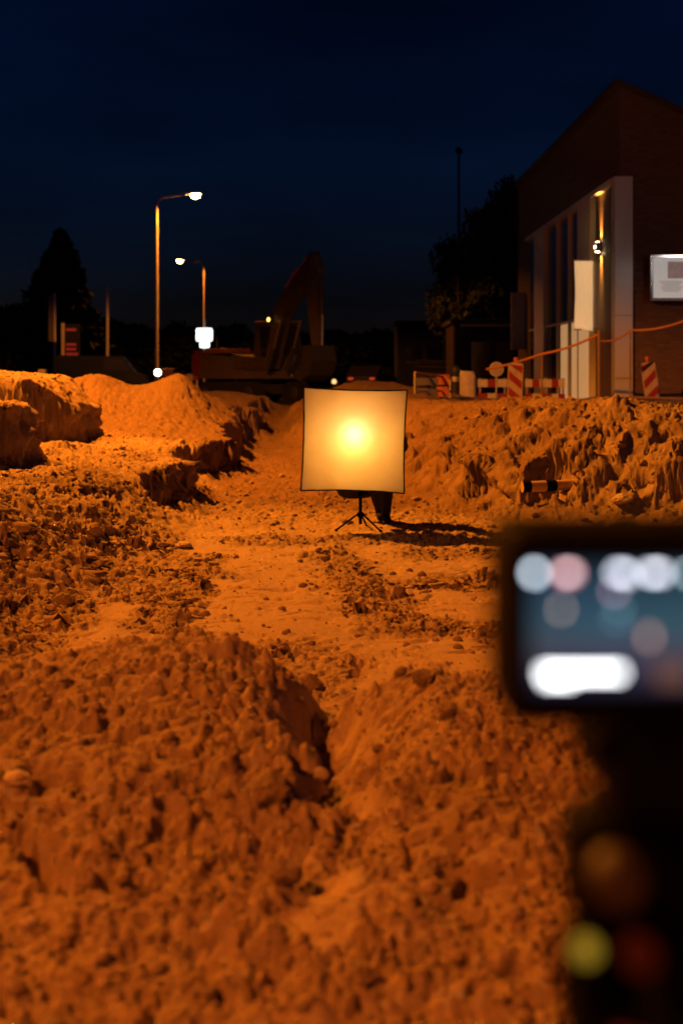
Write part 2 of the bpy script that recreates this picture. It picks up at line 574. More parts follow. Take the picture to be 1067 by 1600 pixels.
def terrain(x, y):
    """height and compactness of the dug ground; x, y arrays in metres"""
    x = np.asarray(x, dtype=np.float64); y = np.asarray(y, dtype=np.float64)
    z, sl, sd, mound, t = _base(x, y)
    ee = 0.03
    slope = np.hypot((_base(x + ee, y)[0] - z) / ee, (_base(x, y + ee)[0] - z) / ee)
    # ---- roughness zones
    onbank = np.clip(ss(-0.35, 0.05, sl) + ss(-0.35, 0.05, sd), 0, 1)
    inm = np.clip(ss(0.02, 0.1, mound) * (y < 6.2), 0, 1)
    n_r = fbm(x * 0.8, y * 0.45, 1.0, 4, 91)
    def band(x0, y0, x1, y1, w):
        tt = np.clip(((x - x0) * (x1 - x0) + (y - y0) * (y1 - y0)) / ((x1 - x0) ** 2 + (y1 - y0) ** 2), 0, 1)
        d = np.hypot(x - x0 - tt * (x1 - x0), y - y0 - tt * (y1 - y0)) + gn(x * 3, y * 3, 95) * 0.12
        return 1 - ss(w * 0.4, w, d)
    rub = np.maximum.reduce([band(-.85, 6.6, -.93, 9.4, .24), band(-.1, 9.6, .3, 6.7, .28), band(.3, 6.7, 1.6, 6.2, .3),
                             band(-.6, 10.3, .9, 10.4, .5), band(.7, 9.6, 2.6, 9.2, .5), band(.6, 8.2, 1.8, 8.0, .4), 0.95 * ss(0.16, 0.4, n_r),
                             ss(10.2, 12.5, y) * 0.8, band(-1.2, 7.6, -1.35, 10.5, .35)])
    rough = np.clip(np.maximum.reduce([onbank, inm, rub]), 0, 1)
    patch = np.maximum.reduce([band(-.03, 2.58, .03, 2.86, .10), band(-.36, 2.12, -.08, 2.24, .17), band(-1.1, 2.3, -.9, 2.35, .12)]) * (y < 3.4)
    rough = rough * (1 - 0.93 * patch)
    rough = rough * (1 - 0.8 * ss(0.9, 2.0, slope))
    smooth_heap = ss(17, 21, y)
    rough = rough * (1 - 0.25 * smooth_heap) * (1 - 0.9 * ss(30, 36, y))
    fine = 1 - 0.7 * ss(9, 18, y)
    big = fbm(x, y, 2.2, 3, 101)
    nearf = 1 - ss(4.5, 7.5, y)
    c = ((0.038 - 0.014 * nearf) * clods(x, y, 0.19, 0.25, 111) + (0.024 - 0.005 * nearf) * clods(x, y, 0.085, 0.42, 121) * fine ** .3
         + 0.018 * clods(x, y, 0.045, 0.55, 131) * fine ** .6 + 0.0125 * clods(x, y, 0.024, 0.7, 141) * fine)
    c = c * ((0.55 - 0.25 * nearf) + (0.75 + 0.45 * nearf) * ss(-0.25, 0.35, big))
    pits = -(0.040 + 0.025 * nearf) * ss(0.26, 0.44, fbm(x, y, 5.5, 3, 151)) - 0.026 * ss(0.2, 0.4, fbm(x, y, 14.0, 2, 155)) - 0.020 * ss(0.22, 0.36, fbm(x, y, 24.0, 2, 157)) * fine
    z = z + rough * (c + pits + (0.026 - 0.008 * nearf) * fbm(x, y, 9, 5, 161, 0.68))
    # compact floor: scrapes, ruts and crumbs
    comp = 1 - rough
    ruts = 0.007 * gn(x * 5.0 + 0.6 * gn(x, y, 3), y * 0.5, 171) - 0.014 * ss(0.28, 0.5, gn(x * 4.5, y * 17.0 + gn(x * 2.6, y * 2.6, 5) * 4, 173))
    z = z + comp * (ruts + 0.012 * clods(x, y, 0.05, 0.22, 181) * fine + 0.012 * clods(x, y, 0.11, 0.06, 183)) * (1 - ss(28, 33, y))
    return z, comp


def build_ground():
    NX, NY = 770, 1260
    ys = np.exp(np.linspace(math.log(1.6), math.log(40.0), NY))
    s = np.linspace(-1, 1, NX)
    W = 0.8 + 0.335 * ys
    X = s[None, :] * W[:, None] + 0.0
    Y = np.repeat(ys[:, None], NX, 1)
    Z, C = terrain(X, Y)
    # slumped, lumpy cut faces: push steep parts in and out along their own direction
    Xs = np.gradient(X, axis=1); Zs = np.gradient(Z, axis=1)
    Yr = np.gradient(Y, axis=0); Xr_ = np.gradient(X, axis=0); Zr = np.gradient(Z, axis=0)
    Zx = Zs / Xs; Zy = (Zr - Zx * Xr_) / Yr
    g = np.sqrt(Zx * Zx + Zy * Zy) + 1e-6
    stp = ss(0.7, 2.2, g) * ss(5.2, 6.5, Y) * (1 - ss(24, 32, Y))
    dn = (0.12 * fbm(X + 1.7 * Z, Y - 2.3 * Z, 2.6, 3, 201) + 0.07 * fbm(X - 2.1 * Z, Y + 1.9 * Z, 7.0, 4, 205, .65)
          + 0.08 * clods(X + 1.3 * Z, Y - 1.1 * Z, 0.2, 0.6, 209) - 0.03
          + 0.05 * gn(Z * 13.0 + 0.8 * gn(X * 2, Y * 2, 213), (X - Y) * 0.9, 215) + 0.03 * gn((X - Y) * 22, Z * 26, 217))
    X = X - stp * dn * Zx / g
    Y = Y - stp * dn * Zy / g
    # outer ring of the same sheet: out to the horizon at street level
    ext = [1.6, 3.0, 12.0, 120.0]
    def edge(sgn):
        cols = []
        for k in ext:
            cols.append(sgn * (W * k if k < 10 else np.full(NY, 1.0) * 14 * k / 2))
        return cols
    Lc = [c for c in edge(-1)][::-1]; Rc = edge(1)
    base_out = np.where(ys < 10, 0.35, STREET)
    Xf = np.concatenate([np.stack(Lc, 1), X, np.stack(Rc, 1)], 1)
    zl = np.stack([np.full(NY, STREET), np.full(NY, STREET), np.full(NY, STREET), Z[:, 0] * .5 + .5 * STREET], 1)
    zr = np.stack([Z[:, -1] * .5 + .5 * STREET, np.full(NY, STREET), np.full(NY, STREET), np.full(NY, STREET)], 1)
    Zf = np.concatenate([zl, Z, zr], 1)
    Cf = np.concatenate([np.zeros((NY, 4)), C, np.zeros((NY, 4))], 1)
    Yf = np.concatenate([np.repeat(ys[:, None], 4, 1), Y, np.repeat(ys[:, None], 4, 1)], 1)
    # rows behind the camera and beyond the trench
    def row(yv, scale_from, zv):
        return Xf[scale_from], np.full(NX + 8, yv), zv
    pre = [(-60, 0.3), (-20, 0.25), (-4, 0.2), (0.2, None)]
    rows_pre = []
    for yv, zv in pre:
        zz = np.full(NX + 8, zv) if zv is not None else Zf[0] * 0.5 + 0.06
        rows_pre.append((Xf[0], np.full(NX + 8, float(yv)), zz))
    rows_post = []
    for yv in (44, 60, 120, 400, 1500):
        rows_post.append((Xf[-1] * (1 if yv < 50 else 1.5), np.full(NX + 8, float(yv)), np.full(NX + 8, STREET)))
    Xa = np.concatenate([np.stack([r[0] for r in rows_pre]), Xf, np.stack([r[0] for r in rows_post])])
    Ya = np.concatenate([np.stack([r[1] for r in rows_pre]), Yf, np.stack([r[1] for r in rows_post])])
    Za = np.concatenate([np.stack([r[2] for r in rows_pre]), Zf, np.stack([r[2] for r in rows_post])])
    Ca = np.concatenate([np.zeros((4, NX + 8)), Cf, np.zeros((5, NX + 8))])
    H, Wd = Xa.shape
    co = np.stack([Xa, Ya, Za], -1).reshape(-1, 3).astype(np.float32)
    idx = np.arange(H * Wd).reshape(H, Wd)
    q = np.stack([idx[:-1, :-1], idx[:-1, 1:], idx[1:, 1:], idx[1:, :-1]], -1).reshape(-1, 4).astype(np.int32)
    me = bpy.data.meshes.new('ground')
    me.vertices.add(len(co)); me.vertices.foreach_set('co', co.ravel())
    me.loops.add(q.size); me.loops.foreach_set('vertex_index', q.ravel())
    me.polygons.add(len(q))
    me.polygons.foreach_set('loop_start', np.arange(0, q.size, 4, dtype=np.int32))
    me.polygons.foreach_set('loop_total', np.full(len(q), 4, dtype=np.int32))
    me.update(calc_edges=True)
    me.polygons.foreach_set('use_smooth', np.ones(len(q), dtype=bool))
    at = me.attributes.new('compact', 'FLOAT', 'POINT')
    at.data.foreach_set('value', Ca.ravel().astype(np.float32))
    # moist blotches; far trench and heaps also darkened in colour to look dimmer
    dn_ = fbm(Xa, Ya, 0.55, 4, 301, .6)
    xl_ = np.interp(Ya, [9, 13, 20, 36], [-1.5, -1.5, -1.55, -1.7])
    damp_dim = ss(11.6, 13.6, Ya + 2.2 * dn_) * ss(-0.25, 0.1, Xa - xl_ + 0.4 * dn_) * (1 - ss(1.9, 3.0, Xa + 1.2 * dn_))
    damp_dim = np.maximum(damp_dim, 0.7 * ss(0.18, 0.42, fbm(Xa, Ya, 0.8, 4, 311, .6)) * (1 - Ca))
    damp_dim = np.maximum(damp_dim, 0.9 * ss(15.0, 18.0, Ya + 2.5 * dn_))
    ad = me.attributes.new('damp_dim', 'FLOAT', 'POINT')
    ad.data.foreach_set('value', damp_dim.ravel().astype(np.float32))
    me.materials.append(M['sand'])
    o = bpy.data.objects.new('ground', me)
    COL.objects.link(o)
    tag(o, 'dug orange-lit sandy ground with a trench and rough heaped banks', 'ground', kind='structure')
    return o


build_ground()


def zt(x, y):
    z, c = terrain(np.array([float(x)]), np.array([float(y)]))
    return float(z[0])


def gl(x, y, far=37.0):
    return zt(x, y) if y < far else STREET

# ------------------------------------------------------------------ road
rd = MB()
rd.add([(-60, 46, STREET + .006), (60, 46, STREET + .006), (60, 800, STREET + .006), (-60, 800, STREET + .006)], [(0, 1, 2, 3)])
tag(rd.build('road', 'asphalt'), kind='structure')


# ------------------------------------------------------------------ street lamps
def street_lamp(x, y, side, label, power, glow='sodium_glow', arm=1.5, col=SODIUM, cone=156, blend=.15):
    r = empty('street_lamp', (x, y, STREET - 0.02 if y > 30 else gl(x, y) - 0.05), 0 if side > 0 else math.pi, label, 'street lamp', 'street lamps')
    MB().lathe([(0.13, 0), (0.13, 0.04), (0.10, 0.08), (0.10, 1.25), (0.088, 1.35), (0.075, 4.5), (0.064, 7.6)], n=16).build('pole', 'polepaint', r, True)
    MB().box((0, -0.098, 0.75), (0.085, 0.02, 0.32), bev=0.005).build('access_door', 'galv', r)
    pts = [(0, 0, 7.55)]
    for k in range(1, 8):
        a = R(90 - 80 * k / 7)
        pts.append((0.35 - 0.35 * math.sin(a) , 0, 7.85 + 0.42 * math.cos(a)))
    pts += [(arm - 0.25, 0, 8.42)]
    MB().tube(pts, [0.064] + [0.052] * (len(pts) - 2) + [0.034], 10).build('arm', 'polepaint', r, True)
    h = MB()
    h.add([(arm - .32, -.06, 8.40), (arm - .32, .06, 8.40), (arm - .32, .06, 8.47), (arm - .32, -.06, 8.47),
           (arm - .1, -.13, 8.40), (arm - .1, .13, 8.40), (arm - .12, .11, 8.53), (arm - .12, -.11, 8.53),
           (arm + .34, -.12, 8.42), (arm + .34, .12, 8.42), (arm + .30, .09, 8.52), (arm + .30, -.09, 8.52)],
          [(0, 1, 2, 3), (0, 4, 5, 1), (1, 5, 6, 2), (2, 6, 7, 3), (3, 7, 4, 0), (4, 8, 9, 5), (5, 9, 10, 6), (6, 10, 11, 7), (7, 11, 8, 4), (8, 11, 10, 9)])
    hd = h.build('lamp_head', 'polepaint', r)
    n = 14
    prof = [(0.20, 0.0), (0.20, -0.07), (0.15, -0.14), (0.07, -0.18)]
    vs = []
    fs = []
    for rr, hh in prof:
        for k in range(n):
            a = 2 * math.pi * k / n
            vs.append((arm + 0.11 + rr * math.cos(a) * 0.95, rr * math.sin(a) * 0.6, 8.41 + hh))
    for i in range(len(prof) - 1):
        for k in range(n):
            fs.append((i * n + k, i * n + (k + 1) % n, (i + 1) * n + (k + 1) % n, (i + 1) * n + k))
    fs.append(tuple((len(prof) - 1) * n + k for k in range(n)))
    MB().add(vs, fs).build('lens', glow, hd, True)
    add_light('lamp_light', 'SPOT', (arm + 0.11, 0, 8.2), col, power, hd, spot_size=R(cone), spot_blend=blend, shadow_soft_size=0.10)
    return r


street_lamp(-7.66, 59, 1, 'tall street lamp with its lit arm reaching right, above the lit cabinet', 3600)
street_lamp(-8.84, 92, -1, 'farther street lamp with arm reaching left, carrying the glowing white sign', 2600, 'sodium_far')
street_lamp(-8.3, 16.6, 1, 'street lamp beside the trench that lights the sand orange', LAMP_POWER)

street_lamp(-8.0, -3.5, 1, 'added unseen fill lamp behind the camera, built as a street lamp, for the foreground mound', 6600, col=(1.0, 0.19, 0.012), cone=130, blend=.25)  # lamp added out of view to fill the mound with redder light

# glowing traffic sign on the far lamp pole
s = empty('lit_traffic_sign', (-8.84, 91.88, STREET), 0, 'glowing white box sign with smaller plate below on lamp pole', 'sign')
zc = P(320, 523, 91.7).z - STREET
MB().box((0, -.12, zc), (1.02, .16, .82), bev=.12).build('sign_face', 'white_sign', s)
MB().box((0, -.025, zc), (1.08, .03, .88), bev=.01).build('housing', 'galv', s)
MB().box((.02, -.12, zc - .64), (.62, .12, .38), bev=.08).build('sub_plate', 'white_sign', s)
MB().box((0, -.02, zc - .2), (.06, .04, 1.4)).build('bracket', 'galv', s)

# ------------------------------------------------------------------ softbox
SBY = 10.9
def softbox():
    c = P(553, 688, SBY)
    r = empty('softbox', (c.x, c.y, c.z), 0, 'square white softbox glowing orange with a bright centre in the trench', 'softbox')
    r.rotation_euler = (0, R(1.6), R(1.0))
    H = 0.392
    N = 28
    def edge(u, v):
        # pincushion outline
        return (u * H * (1 - 0.028 * (1 - v * v)), v * H * (1 - 0.034 * (1 - u * u)))
    vs = []; fs = []
    for j in range(N + 1):
        for i in range(N + 1):
            u = -1 + 2 * i / N; v = -1 + 2 * j / N
            x, z = edge(u, v)
            y = -0.012 * (1 - u * u) * (1 - v * v) + 0.0035 * math.sin(9 * u + 3 * v) * (abs(v) ** 6) + 0.002 * math.sin(13 * v + 2) * (abs(u) ** 6)
            vs.append((x, y, z))
    for j in range(N):
        for i in range(N):
            a = j * (N + 1) + i
            fs.append((a, a + 1, a + N + 2, a + N + 1))
    m = bpy.data.materials.new('diffusion_fabric'); m.use_nodes = True
    nt = m.node_tree; nt.nodes.clear()
    out = nt.nodes.new('ShaderNodeOutputMaterial')
    tr = _n(nt, 'ShaderNodeBsdfTranslucent', Color=(0.80, 0.78, 0.72, 1))
    df = _n(nt, 'ShaderNodeBsdfDiffuse', Color=(0.8, 0.78, 0.72, 1))
    mx = _n(nt, 'ShaderNodeMixShader', Fac=0.35)
    tc = nt.nodes.new('ShaderNodeTexCoord')
    nz = _n(nt, 'ShaderNodeTexNoise', Scale=7.0, Detail=4.0)
    nt.links.new(tc.outputs['Object'], nz.inputs['Vector'])
    mrr = _n(nt, 'ShaderNodeMapRange'); mrr.inputs['To Min'].default_value = 0.70; mrr.inputs['To Max'].default_value = 0.88
    nt.links.new(nz.outputs['Fac'], mrr.inputs['Value'])
    nt.links.new(mrr.outputs['Result'], tr.inputs['Color'])
    bp = _n(nt, 'ShaderNodeBump', Strength=0.4, Distance=0.02)
    nt.links.new(nz.outputs['Fac'], bp.inputs['Height'])
    nt.links.new(bp.outputs['Normal'], tr.inputs['Normal'])
    nt.links.new(tr.outputs[0], mx.inputs[1]); nt.links.new(df.outputs[0], mx.inputs[2])
    nt.links.new(mx.outputs[0], out.inputs['Surface'])
    MB().add(vs, fs).build('diffuser', m, r, True)
    # rim welt
    for side in range(4):
        pts = []
        for k in range(21):
            t = -1 + 2 * k / 20
            u, v = [(t, 1), (1, -t), (-t, -1), (-1, t)][side]
            x, z = edge(u, v)
            q = 1.012
            pts.append((x * q, 0.004, z * q))
        MB().tube(pts, 0.0065, 6).build('rim', 'blackmatte', r, True)
    # shell: black outside, gold inside
    def frust(k, d0, d1, rb):
        ring0 = []; ring1 = []
        M_ = 40
        for q in range(M_):
            side = q // 10; t = -1 + 2 * (q % 10) / 10
            u, v = [(t, 1), (1, -t), (-t, -1), (-1, t)][side]
            x, z = edge(u, v)
            ring0.append((x * k, d0, z * k))
            a = math.atan2(v, u)
            ring1.append((rb * math.cos(a), d1, rb * math.sin(a)))
        mid = [((a[0] * .62 + b[0] * .38) * 1.1, a[1] * .55 + b[1] * .45, (a[2] * .62 + b[2] * .38) * 1.1) for a, b in zip(ring0, ring1)]
        vs_ = ring0 + mid + ring1
        fs_ = []
        for lv in range(2):
            for q in range(M_):
                fs_.append((lv * M_ + q, lv * M_ + (q + 1) % M_, (lv + 1) * M_ + (q + 1) % M_, (lv + 1) * M_ + q))
        return vs_, fs_, M_
    vs_, fs_, M_ = frust(1.0, 0.006, 0.34, 0.085)
    MB().add(vs_, fs_).build('shell', 'blackmatte', r, True)
    vs_, fs_, M_ = frust(0.985, 0.010, 0.332, 0.08)
    fs_.append(tuple(2 * M_ + q for q in range(M_)))
    gold = mat('gold_lining', (0.78, 0.42, 0.12), 0.7, 0.0, var=0.05)
    MB().add(vs_, fs_).build('lining', gold, r, True)
    MB().lathe([(0.095, 0.335), (0.1, 0.36), (0.07, 0.37), (0.06, 0.5), (0.045, 0.52)], axis='Y', n=18).build('lamp_housing', 'black', r, True)
    MB().lathe([(0.02, 0.30), (0.026, 0.2), (0.028, 0.165), (0.012, 0.145)], axis='Y', at=(-0.0, 0.05, 0.03), n=12).build('bulb', mat('warm_bulb', (0.8, 0.7, 0.5), 0.4, emit=(1, 0.8, 0.5), estr=8), r, True)
    add_light('softbox_lamp', 'POINT', (-0.0, 0.08, 0.045), (1.0, 0.82, 0.52), 0.95, r, shadow_soft_size=0.02)
    add_light('softbox_fill', 'POINT', (0.0, 0.155, 0.0), (1.0, 0.58, 0.003), 3.4, r, shadow_soft_size=0.09)
    return c


sbc = softbox()
# stand
st = empty('light_stand', (P(563, 800, 11.06).x, 11.06, zt(.147, 11.06)), 0, 'small black tripod light stand under the softbox', 'light stand')
g0 = st.location.z
MB().tube([(0, 0, .035), (0, 0, .32)], .0135, 10).build('column', 'black', st, True)
MB().tube([(0, 0, .18), (0, 0, .5)], .0095, 10).build('riser', 'black', st, True)
MB().lathe([(.022, .09), (.026, .1), (.026, .12), (.02, .13)], n=12).build('hub', 'black', st, True)
for a in (200, 320, 75):
    d = Vector((math.cos(R(a)), math.sin(R(a)), 0))
    lg = MB().tube([d * .02 + Vector((0, 0, .115)), d * .2 + Vector((0, 0, gl(st.location.x + d.x * .2, 11.06 + d.y * .2) - g0 + .008))], .0075, 8).build('leg', 'black', st, True)
    MB().box(d * .2 + Vector((0, 0, gl(st.location.x + d.x * .2, 11.06 + d.y * .2) - g0 + .008)), (.024, .024, .018), bev=.005).build('foot', 'rubber', lg)
MB().box((0, .02, .29), (.05, .16, .07), bev=.01).build('tilt_bracket', 'black', st)
MB().lathe([(.016, 0), (.022, .01), (.022, .03), (.012, .04)], at=(.02, .0, .285), axis='X', n=10).build('knob', 'black', st, True)


# ------------------------------------------------------------------ person crouching behind the softbox
def skin_mesh(name, joints, edges, material, parent=None, levels=2, root=None):
    me = bpy.data.meshes.new(name)
    names = list(joints)
    me.from_pydata([joints[n][0] for n in names], [(names.index(a), names.index(b)) for a, b in edges] if False else [(names.index(a), names.index(b)) for a, b in edges], [])
    o = bpy.data.objects.new(name, me)
    COL.objects.link(o)
    sk = o.modifiers.new('skin', 'SKIN')
    sk.use_smooth_shade = True
    for i, n in enumerate(names):
        rr = joints[n][1]
        me.skin_vertices[0].data[i].radius = rr if isinstance(rr, tuple) else (rr, rr)
        me.skin_vertices[0].data[i].use_root = (n == root)
    sb = o.modifiers.new('sub', 'SUBSURF'); sb.levels = levels; sb.render_levels = levels
    dg = bpy.context.evaluated_depsgraph_get()
    ev = o.evaluated_get(dg)
    me2 = bpy.data.meshes.new_from_object(ev)
    o.modifiers.clear()
    o.data = me2
    me2.name = name
    for mm in ([material] if isinstance(material, str) else material):
        me2.materials.append(M[mm])
    if parent is not None:
        o.parent = parent
    me2.polygons.foreach_set('use_smooth', [True] * len(me2.polygons))
    return o


def person():
    fz = zt(0.36, 11.55)
    r = empty('person', (0.24, 11.66, fz), 0, 'person in black clothes squatting behind the glowing softbox', 'person')
    O = Vector((0.24, 11.66, 0))
    def j(x, y, z):
        return tuple(Vector((x, y, z)) - O)
    J = {
        'pelvis': (j(.15, 11.70, .285), (.19, .17)),
        'belly': (j(.16, 11.69, .50), (.145, .12)),
        'chest': (j(.20, 11.62, .70), (.165, .12)),
        'neck0': (j(.23, 11.55, .82), (.09, .07)),
        'neck': (j(.24, 11.51, .86), .052),
        'head0': (j(.25, 11.46, .91), (.072, .075)),
        'head1': (j(.255, 11.43, .975), (.078, .085)),
        'hipR': (j(.26, 11.64, .31), .11), 'kneeR': (j(.375, 11.40, .49), .068), 'calfR': (j(.365, 11.50, .30), .062), 'ankR': (j(.36, 11.54, .09), .042),
        'heelR': (j(.36, 11.57, .045), .036), 'toeR': (j(.37, 11.40, .035), (.045, .03)),
        'hipL': (j(.04, 11.66, .29), .115), 'kneeL': (j(.20, 11.42, .47), .066), 'calfL': (j(.26, 11.62, .30), .058), 'ankL': (j(.315, 11.76, .09), .042),
        'heelL': (j(.315, 11.80, .05), .036), 'toeL': (j(.33, 11.63, .03), (.042, .03)),
        'shR': (j(.37, 11.60, .76), .065), 'elR': (j(.50, 11.47, .60), .048), 'wrR': (j(.475, 11.26, .72), .032), 'paR': (j(.465, 11.18, .75), (.04, .022)),
        'shL': (j(.04, 11.60, .76), .065), 'elL': (j(-.05, 11.45, .56), .048), 'wrL': (j(.02, 11.25, .53), .032), 'paL': (j(.06, 11.19, .53), (.04, .022)),
    }
    E = [('pelvis', 'belly'), ('belly', 'chest'), ('chest', 'neck0'), ('neck0', 'neck'), ('neck', 'head0'), ('head0', 'head1'),
         ('pelvis', 'hipR'), ('hipR', 'kneeR'), ('kneeR', 'calfR'), ('calfR', 'ankR'), ('ankR', 'heelR'), ('heelR', 'toeR'),
         ('pelvis', 'hipL'), ('hipL', 'kneeL'), ('kneeL', 'calfL'), ('calfL', 'ankL'), ('ankL', 'heelL'), ('heelL', 'toeL'),
         ('chest', 'shR'), ('shR', 'elR'), ('elR', 'wrR'), ('wrR', 'paR'), ('chest', 'shL'), ('shL', 'elL'), ('elL', 'wrL'), ('wrL', 'paL')]
    for s_, base in (('R', Vector(J['paR'][0])), ('L', Vector(J['paL'][0]))):
        sg = 1 if s_ == 'R' else -1
        for k in range(4):
            off = Vector((-.01 * sg, -.03, .024 - .016 * k))
            J['f%s%da' % (s_, k)] = (tuple(base + off), .0095)
            J['f%s%db' % (s_, k)] = (tuple(base + off + Vector((-.022 * sg, -.028 + .003 * k, 0))), .0085)
            E += [('pa' + s_, 'f%s%da' % (s_, k)), ('f%s%da' % (s_, k), 'f%s%db' % (s_, k))]
        J['t' + s_] = (tuple(base + Vector((-.04 * sg, .0, .03))), .010)
        E += [('pa' + s_, 't' + s_)]
    b = skin_mesh('body', J, E, ['trousers', 'skin', 'rubber'], r, 2, 'pelvis')
    hz_ = Vector(J['head0'][0])
    for p in b.data.polygons:
        c = p.center
        if (c - hz_).length < .17 and c.z > .86 or (c - Vector(J['paR'][0])).length < .085 or (c - Vector(J['paL'][0])).length < .085:
            p.material_index = 1
        elif c.z < .075:
            p.material_index = 2
    hc = Vector(J['head1'][0])
    hm = MB().lathe([(.102, -.03), (.104, .0), (.098, .04), (.078, .078), (.04, .102), (.006, .11)], at=hc + Vector((0, .03, .0)), n=18).build('hair', 'hair', r, True)
    fa = MB()
    fa.box(hc + Vector((.008, -.088, -.015)), (.022, .032, .04), bev=.008)
    fa.build('nose', 'skin', r, True)
    for sx in (-1, 1):
        MB().lathe([(.002, -.008), (.011, -.004), (.011, .004), (.002, .008)], at=hc + Vector((sx * .032, -.082, .008)), axis='Y', n=10).build('eye', 'blackmatte', r, True)
        MB().lathe([(.004, -.012), (.024, -.006), (.024, .006), (.004, .012)], at=hc + Vector((sx * .09, .0, -.01)), axis='X', n=10).build('ear', 'skin', r, True)


person()


# ------------------------------------------------------------------ video camera and tripod close to the lens
VY = 0.65
def video_camera():
    c = P(1094, 985, VY)
    r = empty('video_camera', (c.x, VY, c.z), 0, 'black video camera with a lit rear screen, blurred close by', 'video camera')
    K = VY / F
    W, Hh = 608 * K, 322 * K
    MB().box((0, .045, 0), (W, .085, Hh), bev=.011).build('body', 'black', r)
    MB().box((0, .0005, 0), (W - .016, .006, Hh - .014), bev=.0025).build('bezel', 'black', r)
    def sp(px, py, dy):
        return ((px - 1094) * K, -dy, (985 - py) * K)
    # screen picture (flat display): teal dark scene with a warm corner
    m = bpy.data.materials.new('display_picture'); m.use_nodes = True
    nt = m.node_tree; nt.nodes.clear()
    out = nt.nodes.new('ShaderNodeOutputMaterial'); em = nt.nodes.new('ShaderNodeEmission')
    tc = nt.nodes.new('ShaderNodeTexCoord'); sep = nt.nodes.new('ShaderNodeSeparateXYZ')
    nt.links.new(tc.outputs['Object'], sep.inputs[0])
    nz = _n(nt, 'ShaderNodeTexNoise', Scale=30.0, Detail=3.0)
    nt.links.new(tc.outputs['Object'], nz.inputs['Vector'])
    cr = nt.nodes.new('ShaderNodeValToRGB')
    mr = _n(nt, 'ShaderNodeMapRange'); mr.inputs['From Min'].default_value = -.032; mr.inputs['From Max'].default_value = .032
    nt.links.new(sep.outputs['Z'], mr.inputs['Value']); nt.links.new(mr.outputs['Result'], cr.inputs['Fac'])
    e = cr.color_ramp.elements
    e[0].position = 0.0; e[0].color = (.006, .006, .012, 1)
    e[1].position = 1.0; e[1].color = (.010, .022, .038, 1)
    for p_, c_ in ((.16, (.02, .02, .035, 1)), (.34, (.055, .05, .075, 1)), (.55, (.035, .075, .11, 1)), (.75, (.022, .055, .085, 1))):
        k = e.new(p_); k.color = c_
    mx = nt.nodes.new('ShaderNodeMixRGB'); mx.blend_type = 'MULTIPLY'; mx.inputs['Fac'].default_value = .5
    nt.links.new(cr.outputs['Color'], mx.inputs['Color1']); nt.links.new(nz.outputs['Color'], mx.inputs['Color2'])
    nt.links.new(mx.outputs['Color'], em.inputs['Color']); em.inputs['Strength'].default_value = 1.5
    nt.links.new(em.outputs[0], out.inputs['Surface'])
    a, b_ = sp(828, 1078, .0036), sp(1362, 880, .0036)
    x0, z0, x1, z1 = a[0], a[2], b_[0], b_[2]
    scr = MB().box(((x0 + x1) / 2, -.0034, (z0 + z1) / 2), (x1 - x0, .0012, z1 - z0)).build('screen', m, r)
    def mark(name, px, py, wpx, hpx, col, s_):
        mk = MB()
        q = sp(px, py, .0046)
        mk.box(q, (wpx * K, .0008, hpx * K), bev=.0002)
        return mk.build(name, emat('mark_' + name, col, s_), scr)
    # read-outs along the top and the bottom bar
    mark('readout', 834, 893, 7, 12, (.75, .88, 1.0), 10)
    mark('readout', 828, 893, 3, 12, (.75, .88, 1.0), 8)
    mark('record_mark', 884, 894, 22, 12, (1.0, .35, .4), 4)
    mark('readout', 884, 892, 14, 8, (1.0, .85, .85), 8)
    mark('readout', 966, 893, 20, 9, (.8, .85, 1.0), 7)
    mark('readout', 977, 896, 10, 8, (.85, .85, 1.0), 7)
    mark('readout', 1020, 893, 24, 10, (.85, .87, 1.0), 7)
    mark('readout', 1072, 893, 10, 10, (.6, .8, .9), 6)
    mark('readout', 1150, 893, 40, 10, (.85, .9, 1.0), 6)
    mark('readout', 1260, 893, 36, 10, (.85, .9, 1.0), 6)
    mark('focus_spot', 874, 950, 7, 7, (.75, .55, .4), 5)
    mark('focus_spot', 956, 922, 8, 8, (.7, .4, .6), 4.5)
    mark('focus_spot', 964, 950, 7, 7, (.3, .6, .65), 2.2)
    mark('focus_spot', 958, 965, 9, 9, (.2, .5, .6), 1.5)
    mark('focus_spot', 1010, 992, 10, 16, (.8, .45, .35), 2.0)
    mark('warm_patch', 1046, 1050, 50, 34, (.8, .4, .3), .16)
    hb = mark('histogram', 906, 1048, 124, 11, (.95, .97, 1.0), 7)
    mark('histogram', 870, 1054, 44, 16, (.95, .97, 1.0), 7)
    mark('readout', 1180, 1052, 60, 9, (.95, .97, 1.0), 5)
    # buttons on the right side, lens and top handle (partly outside the frame)
    for k in range(4):
        MB().lathe([(.005, 0), (.0055, -.002), (.004, -.0035)], at=(W / 2 - .01, -.001, .03 - .02 * k), axis='Y', n=12).build('button', 'rubber', r, True)
    lb = MB().lathe([(.036, .088), (.038, .095), (.034, .10), (.036, .13), (.039, .135), (.039, .165), (.036, .17)], axis='Y', n=28).build('lens_barrel', 'black', r, True)
    MB().lathe([(.033, .1705), (.02, .174), (.002, .176)], axis='Y', n=24).build('front_element', 'glass', lb, True)
    MB().box((W / 2 + .011, .05, 0), (.02, .06, Hh * .82), bev=.008).build('grip', 'rubber', r)
    return c, K


vc, VK = video_camera()


